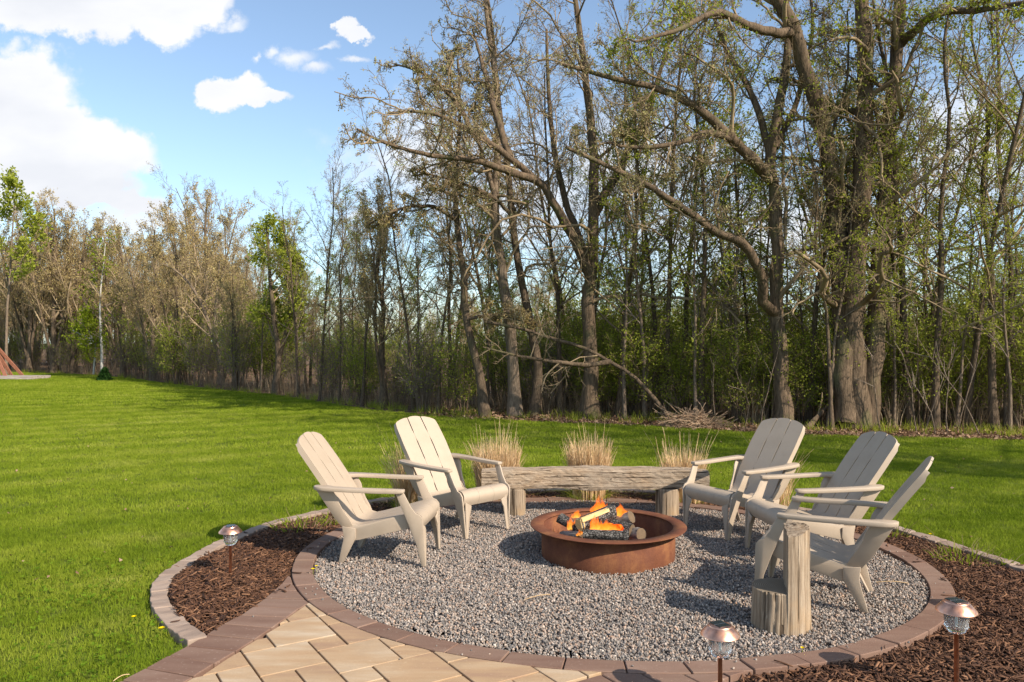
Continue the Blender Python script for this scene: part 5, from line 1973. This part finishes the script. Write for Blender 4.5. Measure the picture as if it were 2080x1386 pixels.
# named trees along the front, told apart by what they stand near
front = [  # px, extra depth, variant, scale, label
    (60, 1.0, 'brown0', 1.2, 'broad brown-budded tree just right of the green-topped tree'),
    (110, .8, 'brown1', 1.18, 'brown-budded tree between the green-topped tree and the birch'),
    (150, 2.0, 'brown2', 1.12, 'brown-budded tree directly left of the white birch'),
    (250, 1.2, 'brown0', .92, 'tan-budded tree directly right of the white birch'),
    (310, 1.0, 'brown1', .88, 'tan-budded tree midway between the birch and the arching tree'),
    (365, 1.3, 'brown2', .8, 'low tan-budded tree behind the arching tree\'s tip'),
    (480, 1.2, 'brown0', .55, 'short brown tree in the dip left of the green leafing tree'),
    (608, .8, 'slender0', .49, 'thin bare tree touching the green leafing tree'),
    (650, .5, 'slender1', .54, 'thin bare tree with upswept twigs against the blue sky'),
    (690, 1.0, 'slender2', .50, 'second thin bare tree standing against the blue sky'),
    (735, .6, 'slender0', .48, 'bare tree just left of the great oak\'s outer twigs'),
    (780, .8, 'brown1', .72, 'orange-tan twiggy tree under the oak\'s left limbs'),
    (840, .7, 'slender1', .55, 'bare tree half hidden by the level branches'),
    (890, .5, 'slender2', .56, 'bare tree nearest left of the crooked dark tree'),
    (1140, 1.0, 'slender0', .7, 'thin trunk between the leaning tree and the spreading oak'),
    (1255, .6, 'green0', .85, 'greening tree directly right of the spreading oak\'s trunk'),
    (1310, .5, 'pole0', 1.0, 'young pale pole tree above the fallen limb'),
    (1350, .9, 'slender1', .8, 'dark trunk with broken stubs behind the brush pile'),
    (1425, .5, 'green1', .9, 'green leafing tree above the brush pile'),
    (1500, .8, 'pole1', 1.1, 'thin pale pole tree left of the burled tree'),
    (1640, .7, 'green0', .85, 'green tree filling the space between the two largest trees'),
    (1690, -.2, 'slender2', .6, 'grey trunk right in front of the massive tree\'s left foot'),
    (1850, .8, 'slender0', .85, 'smooth grey trunk just right of the massive three-stemmed tree'),
    (1900, .4, 'green1', .9, 'leafy tree midway between the massive tree and the right edge'),
    (1960, .7, 'slender1', .82, 'leaning dark tree near the right edge'),
    (2020, .4, 'green0', .95, 'leafy tree closest to the right edge'),
    (2060, 1.2, 'slender2', .9, 'crooked dark tree cut by the right edge'),
]
for (px, dd, var, s_, lab) in front:
    Y = edge_at_px(px) + dd + (.6 if px > 1100 else 0)
    plant(var, (px - 1040) / F * Y, Y, R5.uniform(0, 6.28), s_, lab, 'tree', 'trees along the wood edge')
# trees behind: things sharing a label within a group
pos = []


def try_pos(n, pxa, pxb, da, db, mind):
    out = []
    for _ in range(n * 30):
        if len(out) >= n: break
        px = R5.uniform(pxa, pxb); d = R5.uniform(da, db)
        Y = edge_at_px(px) + d; x = (px - 1040) / F * Y
        if all((x - a) ** 2 + (Y - b) ** 2 > mind ** 2 for a, b in pos + out): out.append((x, Y))
    pos.extend(out)
    return out


grp = [
    (16, -60, 430, 2.5, 14, 1.6, ['brown0', 'brown1', 'brown2'], (.9, 1.15), 'brown-budded tree', 'brown-budded trees in the far left wood'),
    (10, 440, 760, 1.5, 12, 1.2, ['slender0', 'slender1', 'brown2', 'slender2'], (.40, .52), 'thin brownish tree inside the wood', 'thin trees in the middle-left wood'),
    (15, 760, 2120, 1.4, 8, 1.3, ['slender0', 'slender1', 'slender2', 'green0', 'green1', 'slender1'], (.6, .92), 'thin trunk inside the wood', 'thin trunks inside the right-hand wood'),
    (30, 1180, 2120, .6, 6, .6, ['pole0', 'pole1'], (.6, 1.05), 'young pole tree inside the wood', 'young pole trees inside the right-hand wood'),
    (12, 460, 1180, .6, 6, .6, ['pole0', 'pole1'], (.55, .85), 'slim pole tree in the middle wood', 'young pole trees in the middle of the wood'),
]
LM = [(12, 'green-topped tree'), (208, 'white birch'), (448, 'arching tree'), (572, 'green leafing tree'), (700, 'thin bare trees'), (985, 'crooked dark tree'), (1098, 'leaning trunk'), (1200, 'spreading oak'), (1370, 'brush pile'), (1590, 'burled tree'), (1740, 'massive tree'), (1960, 'leaning dark tree'), (2100, 'right edge')]


def ordn(k):
    return '%d%s' % (k, 'th' if 10 < k % 100 < 14 else {1: 'st', 2: 'nd', 3: 'rd'}.get(k % 10, 'th'))


def plant_group(pts, vs, sr, lab, cat, g_):
    for k, (x, y) in enumerate(sorted(pts, key=lambda p: p[0] / p[1])):
        px_ = 1040 + F * x / y
        lm = min(LM, key=lambda q: abs(q[0] - px_))[1]
        plant(vs[R5.integers(0, len(vs))], x, y, R5.uniform(0, 6.28), R5.uniform(*sr), '%s %s from the left, near the %s' % (ordn(k + 1), lab, lm), cat, g_)


for (n, a, b, da, db, md, vs, sr, lab, g_) in grp:
    plant_group(try_pos(n, a, b, da, db, md), vs, sr, lab, 'tree', g_)
# understorey shrubs
for (n, a, b, da, db, md, vs, sr, lab, g_) in [
    (22, 1230, 2120, 1.0, 2.2, .5, ['shrub0', 'shrub1', 'shrub2'], (.65, .95), 'low front leafy shrub', 'low leafy shrubs before the right-hand trees'),
    (27, 1180, 2120, 2.2, 9, .8, ['shrub0', 'shrub1', 'shrub2'], (.9, 1.45), 'leafy green shrub', 'leafy shrubs under the right-hand trees'),
    (26, 640, 1230, .6, 6, .45, ['shrub1', 'brush0', 'shrub2', 'brush1'], (.6, 1.0), 'green-grey shrub', 'shrubs under the middle trees'),
    (34, -60, 640, .5, 5, .6, ['brush0', 'brush1', 'brush0', 'shrub1'], (.8, 1.3), 'brown twiggy shrub', 'twiggy shrubs under the left-hand trees')]:
    plant_group(try_pos(n, a, b, da, db, md), vs, sr, lab, 'shrub', g_)
# trees outside the frame on the right whose shadows cross the lawn
for (x, y, var, s_) in [(11.0, 5.6, 'slender0', 1.15), (12.2, 4.4, 'slender1', 1.15), (13.8, 3.2, 'slender2', 1.2), (15.8, 2.2, 'slender0', 1.2), (18.2, 1.2, 'slender1', 1.2), (14.5, 12.5, 'slender0', 1.0), (16.5, 10, 'slender1', 1.0), (22.5, 6, 'slender0', 1.0), (17, 12, 'slender2', 1.0)]:
    plant(var, x, y, R5.uniform(0, 6.28), s_, 'tree of the wood beyond the right edge of the picture', 'tree', 'trees beyond the right edge')


def join_variant(v, nm):
    """joined low copy of a tree for the far wood"""
    me = bpy.data.meshes.new(nm)
    bm = bmesh.new(); mats = []
    for o_ in KIDS[VAR[v].name]:
        k = len(bm.faces)
        bm.from_mesh(o_.data)
        bm.faces.ensure_lookup_table()
        mats.append(o_.data.materials[0])
        for f in bm.faces[k:]: f.material_index = len(mats) - 1
    bm.to_mesh(me); bm.free()
    for m_ in mats: me.materials.append(m_)
    return me


vs = [join_variant(v, 'far_' + v) for v in ('brown1', 'slender1', 'brown0', 'brown2')]
n = 150
px = np.r_[R5.uniform(-250, 620, 110), R5.uniform(620, 2350, 40)]; dd = R5.uniform(14, 34, n)
far = np.array([[(p - 1040) / F * (edge_at_px(p) + d), edge_at_px(p) + d, -.06] for p, d in zip(px, dd)])
sc_ = np.where(px < 500, R5.uniform(.7, .95, n), R5.uniform(.42, .62, n))
o = scatter('far_wood', far, np.c_[np.zeros((n, 2)), R5.uniform(0, 6.28, n)], sc_, R5.integers(0, 4, n), vs, None)
tag(o, 'hazy mass of trees deep in the wood behind the front rows', 'woods', kind='stuff')
vs = [join_variant(v, 'far_' + v) for v in ('brush1', 'brush0', 'pole0', 'pole1', 'shrub1')]
n = 240
px = R5.uniform(-250, 2350, n); dd = R5.uniform(4, 20, n)
far = np.array([[(p - 1040) / F * (edge_at_px(p) + d), edge_at_px(p) + d, -.06] for p, d in zip(px, dd)])
pick = R5.integers(0, 5, n); szz = np.where((pick == 2) | (pick == 3), R5.uniform(.3, .6, n), R5.uniform(.7, 1.3, n))
o = scatter('far_undergrowth', far, np.c_[np.zeros((n, 2)), R5.uniform(0, 6.28, n)], szz, pick, vs, None)
tag(o, 'tangled undergrowth deep inside the wood', 'undergrowth', kind='stuff')

# ---- edge growth: dry stems, litter, weeds


def edge_points(n, d0, d1, pxa=-150, pxb=2250):
    px = R5.uniform(pxa, pxb, n); out = []
    tab_p = np.linspace(pxa, pxb, 160); tab = np.array([edge_at_px(p) for p in tab_p])
    Y = np.interp(px, tab_p, tab) + R5.uniform(d0, d1, n)
    return np.c_[(px - 1040) / F * Y, Y]


def stem_variant(seed, nb, R0, h, w):
    me = blades(nb, R0, h, .35, .5, w, seed, .1, .15)
    return me


P = edge_points(800, .9, 4); n = len(P)
o = scatter('dry_weeds', np.c_[P, np.full(n, -.05)], np.c_[np.zeros((n, 2)), R5.uniform(0, 6.28, n)], R5.uniform(.5, 1.3, n), R5.integers(0, 4, n), [stem_variant(i, 11, .16, .58, .007) for i in range(4)], MAT['dry'])
tag(o, 'pale dry weed stalks along the edge of the wood', 'weeds', kind='stuff')
P = edge_points(380, -.1, .9); n = len(P)
o = scatter('edge_weeds', np.c_[P, np.full(n, -.05)], np.c_[np.zeros((n, 2)), R5.uniform(0, 6.28, n)], R5.uniform(.5, 1.2, n), R5.integers(0, 3, n), [stem_variant(20 + i, 14, .1, .16, .012) for i in range(3)], MAT['leaf'])
tag(o, 'low green weeds where the lawn meets the wood', 'weeds', kind='stuff')


def litter_leaf(seed):
    r = np.random.default_rng(seed); V = []
    for (u, v_) in [(0, 0), (.03, -.02), (.07, 0), (.03, .022)]:
        V.append((u, v_, r.uniform(-.008, .018)))
    return np_mesh('litter', V, [(0, 1, 2, 3)])


P = edge_points(34000, -.5, 3.2, 850, 2250)
LQ = np.c_[R5.uniform(-9, 7, 330), R5.uniform(4, 13, 330)]
LQ = LQ[~inside(bed_poly, LQ) & (np.abs(LQ[:, 0]) < .7 * LQ[:, 1] + 1)]
P = np.vstack([P, LQ]); n = len(P)
o = scatter('fallen_leaves', np.c_[P, np.r_[R5.uniform(-.045, -.02, n - len(LQ)), np.full(len(LQ), -.008)]], np.c_[R5.normal(0, .4, (n, 2)), R5.uniform(0, 6.28, n)], np.r_[R5.uniform(.5, 1.2, n - len(LQ)), R5.uniform(.25, .6, len(LQ))], R5.integers(0, 5, n), [litter_leaf(i) for i in range(5)], MAT['litterleaf'])
tag(o, 'brown fallen leaves carpeting the wood edge', 'leaves', kind='stuff')

# brush pile
bp_ = P3(1405, 868, 15.2)
rg = np.random.default_rng(5); n = 650
a = rg.uniform(0, 6.28, n); rr = np.sqrt(rg.uniform(0, 1, n))
P0 = np.c_[rr * np.cos(a) * .45, rr * np.sin(a) * .4, (1 - rr ** 2) * .27 * rg.uniform(.3, 1, n)]
D = nrm(np.c_[rg.normal(0, 1, n), rg.normal(0, .6, n), rg.normal(0, .22, n)])
W = walk(P0 - D * .2, D, rg.uniform(.25, .8, n), 5, .15, (0, 0, -.05), rg)
W[:, :, 2] = np.maximum(W[:, :, 2], .01)
V, Q = tubes(W, np.full((n, 5), .006), 3)
o = obj('brush_pile', np_mesh('brush_pile', V, Q), None, MAT['dry']); o.location = (bp_.x, bp_.y, -.05)
m = M('brush_brown', .9, .1); m.color(m.ramp(m.noise(m.coord('Object'), 9, 3), [(.3, (.24, .15, .09)), (.7, (.5, .36, .24))])); o.data.materials.clear(); o.data.materials.append(m.m)
tag(o, 'heap of reddish brown cut brush at the foot of the fallen limb', 'brush pile')
# pale saplings in front of the right-hand wood
for i, px in enumerate([1455, 1512, 1545, 1790, 1862, 1878, 1900, 1925, 1945, 1990]):
    Y = edge_at_px(px) + .1 + .25 * (i % 3)
    rg = np.random.default_rng(300 + i)
    st_ = walk(np.zeros((1, 3)), nrm(np.array([[rg.normal(0, .25), rg.normal(0, .2), 1]])), np.array([rg.uniform(1.1, 2.2)]), 7, .1, (0, 0, .02), rg)
    ch = kids_of(st_, np.full((1, 7), .012), 5, .4, 1, 35, .35, .6, 4, .12, (0, 0, .06), rg, .004)
    root = empty('sapling', ((px - 1040) / F * Y, Y, -.05))
    V, Q = tubes(st_, np.linspace(.013, .005, 7)[None, :], 5)
    kid('stem', np_mesh('stem', V, Q, True), root, MAT['palebark'])
    V, Q = tubes(*ch, 3)
    kid('twigs', np_mesh('twigs', V, Q, True), root, MAT['twig_grey'])
    tag(root, '%s pale bare sapling from the left before the right-hand wood edge' % ordn(i + 1), 'sapling', 'pale saplings before the wood edge')
# dead trunk on the ground at the right
dl = build_tree('dead_tree', [([(0, 0, .12), (1.2, .1, .2), (2.6, .0, .24), (4.2, -.1, .4)], .13, .09)], dict(limbs=dict(k=5, t0=.2, t1=1, ang=60, lr=.2, rr=.5, n=5, wob=.2, trop=(0, 0, .05), minr=.02)), 400, 'oakbark', 'twig', nst=12)
p = P3(1790, 840, 15.6); dl.location = (p.x, p.y, -.05)
tag(dl, 'dark fallen trunk lying behind the saplings at the right', 'fallen trunk')
dl = build_tree('leaning_dead_branch', [([(0, 0, 0), (.5, .1, .5), (1.1, .1, .95)], .05, .02)], dict(limbs=dict(k=4, t0=.2, t1=1, ang=45, lr=.5, rr=.5, n=5, wob=.15, trop=(0, 0, .05), minr=.01)), 401, 'oakbark', 'twig', nst=8)
p = P3(1640, 830, 15.0); dl.location = (p.x, p.y, -.05)
tag(dl, 'dark dead branches propped between the two largest trees', 'dead branch')

# tiny evergreen
ev = empty('evergreen_shrub', (*G(213, 772).xy, -.05)); tag(ev, 'tiny dark evergreen at the foot of the white birch', 'shrub')
rg = np.random.default_rng(8); n = 1500
z = rg.uniform(0, .55, n); r_ = (.32 * (1 - z / .6)) * np.sqrt(rg.uniform(0, 1, n)); a = rg.uniform(0, 6.28, n)
kid('needles', np_mesh('needles', *leaf_quads(np.c_[r_ * np.cos(a), r_ * np.sin(a), z], .07, rg)), ev, MAT['needle'])
kid('trunk', lathe('trunk', [(.02, 0), (.006, .5)], 8), ev, MAT['bark'])


# red wooden A-frame and its grey boards
def board(bm, a, b, w, t):
    a, b = Vector(a), Vector(b); d = (b - a).normalized()
    s_ = d.cross(Vector((0, 1, 0))).normalized() * (w / 2); u = d.cross(s_).normalized() * (t / 2)
    prism(bm, [a + s_ + u, a - s_ + u, a - s_ - u, a + s_ - u], [b + s_ + u, b - s_ + u, b - s_ - u, b + s_ - u])


Y = 34.5
af = empty('wooden_frame', (P3(-28, 765, Y).x, Y, -.05)); tag(af, 'red stained timber A-frame leaning together at the left edge', 'wooden frame')
ox = P3(0, 765, Y).x
apex = (-.35, .6, 1.85)
for (x, y) in [(.85, 0), (.78, 1.3), (.5, -.1), (.35, 1.2), (.1, 0), (-.2, 1.2), (-1.4, 0), (-1.2, 1.2)]:
    bm = bmesh.new(); board(bm, (x, y, .1), (apex[0] + x * .05, apex[1], apex[2]), .13, .06)
    kid('beam', bm_mesh('beam', bm), af, MAT['redwood'])
bm = bmesh.new(); board(bm, (-1.1, .0, .55), (.5, 0, .55), .1, .05); kid('crossbar', bm_mesh('crossbar', bm), af, MAT['redwood'])
dk = empty('board_platform', (ox, Y - .3, 0)); tag(dk, 'low grey board platform under the red timber frame', 'platform')
for k in range(3):
    bm = bmesh.new(); prism(bm, [(-3, -.6 + k * .5, .1), (1.9, -.6 + k * .5, .1), (1.9, -.15 + k * .5, .1), (-3, -.15 + k * .5, .1)], [(-3, -.6 + k * .5, -.0), (1.9, -.6 + k * .5, -.0), (1.9, -.15 + k * .5, -.0), (-3, -.15 + k * .5, -.0)])
    kid('board', bm_mesh('board', bm), dk, MAT['greyboard'])
bm = bmesh.new(); prism(bm, [(.8, -.68, -.01), (1.95, -.68, -.01), (1.95, .8, -.01), (.8, .8, -.01)], [(.8, -.68, -.06), (1.95, -.68, -.06), (1.95, .8, -.06), (.8, .8, -.06)])
kid('skid', bm_mesh('skid', bm), dk, MAT['greyboard'])

# drop prototypes never planted
for k, r_ in VAR.items():
    if k not in usedv:
        for ch in KIDS[r_.name]: bpy.data.objects.remove(ch)
        bpy.data.objects.remove(r_)
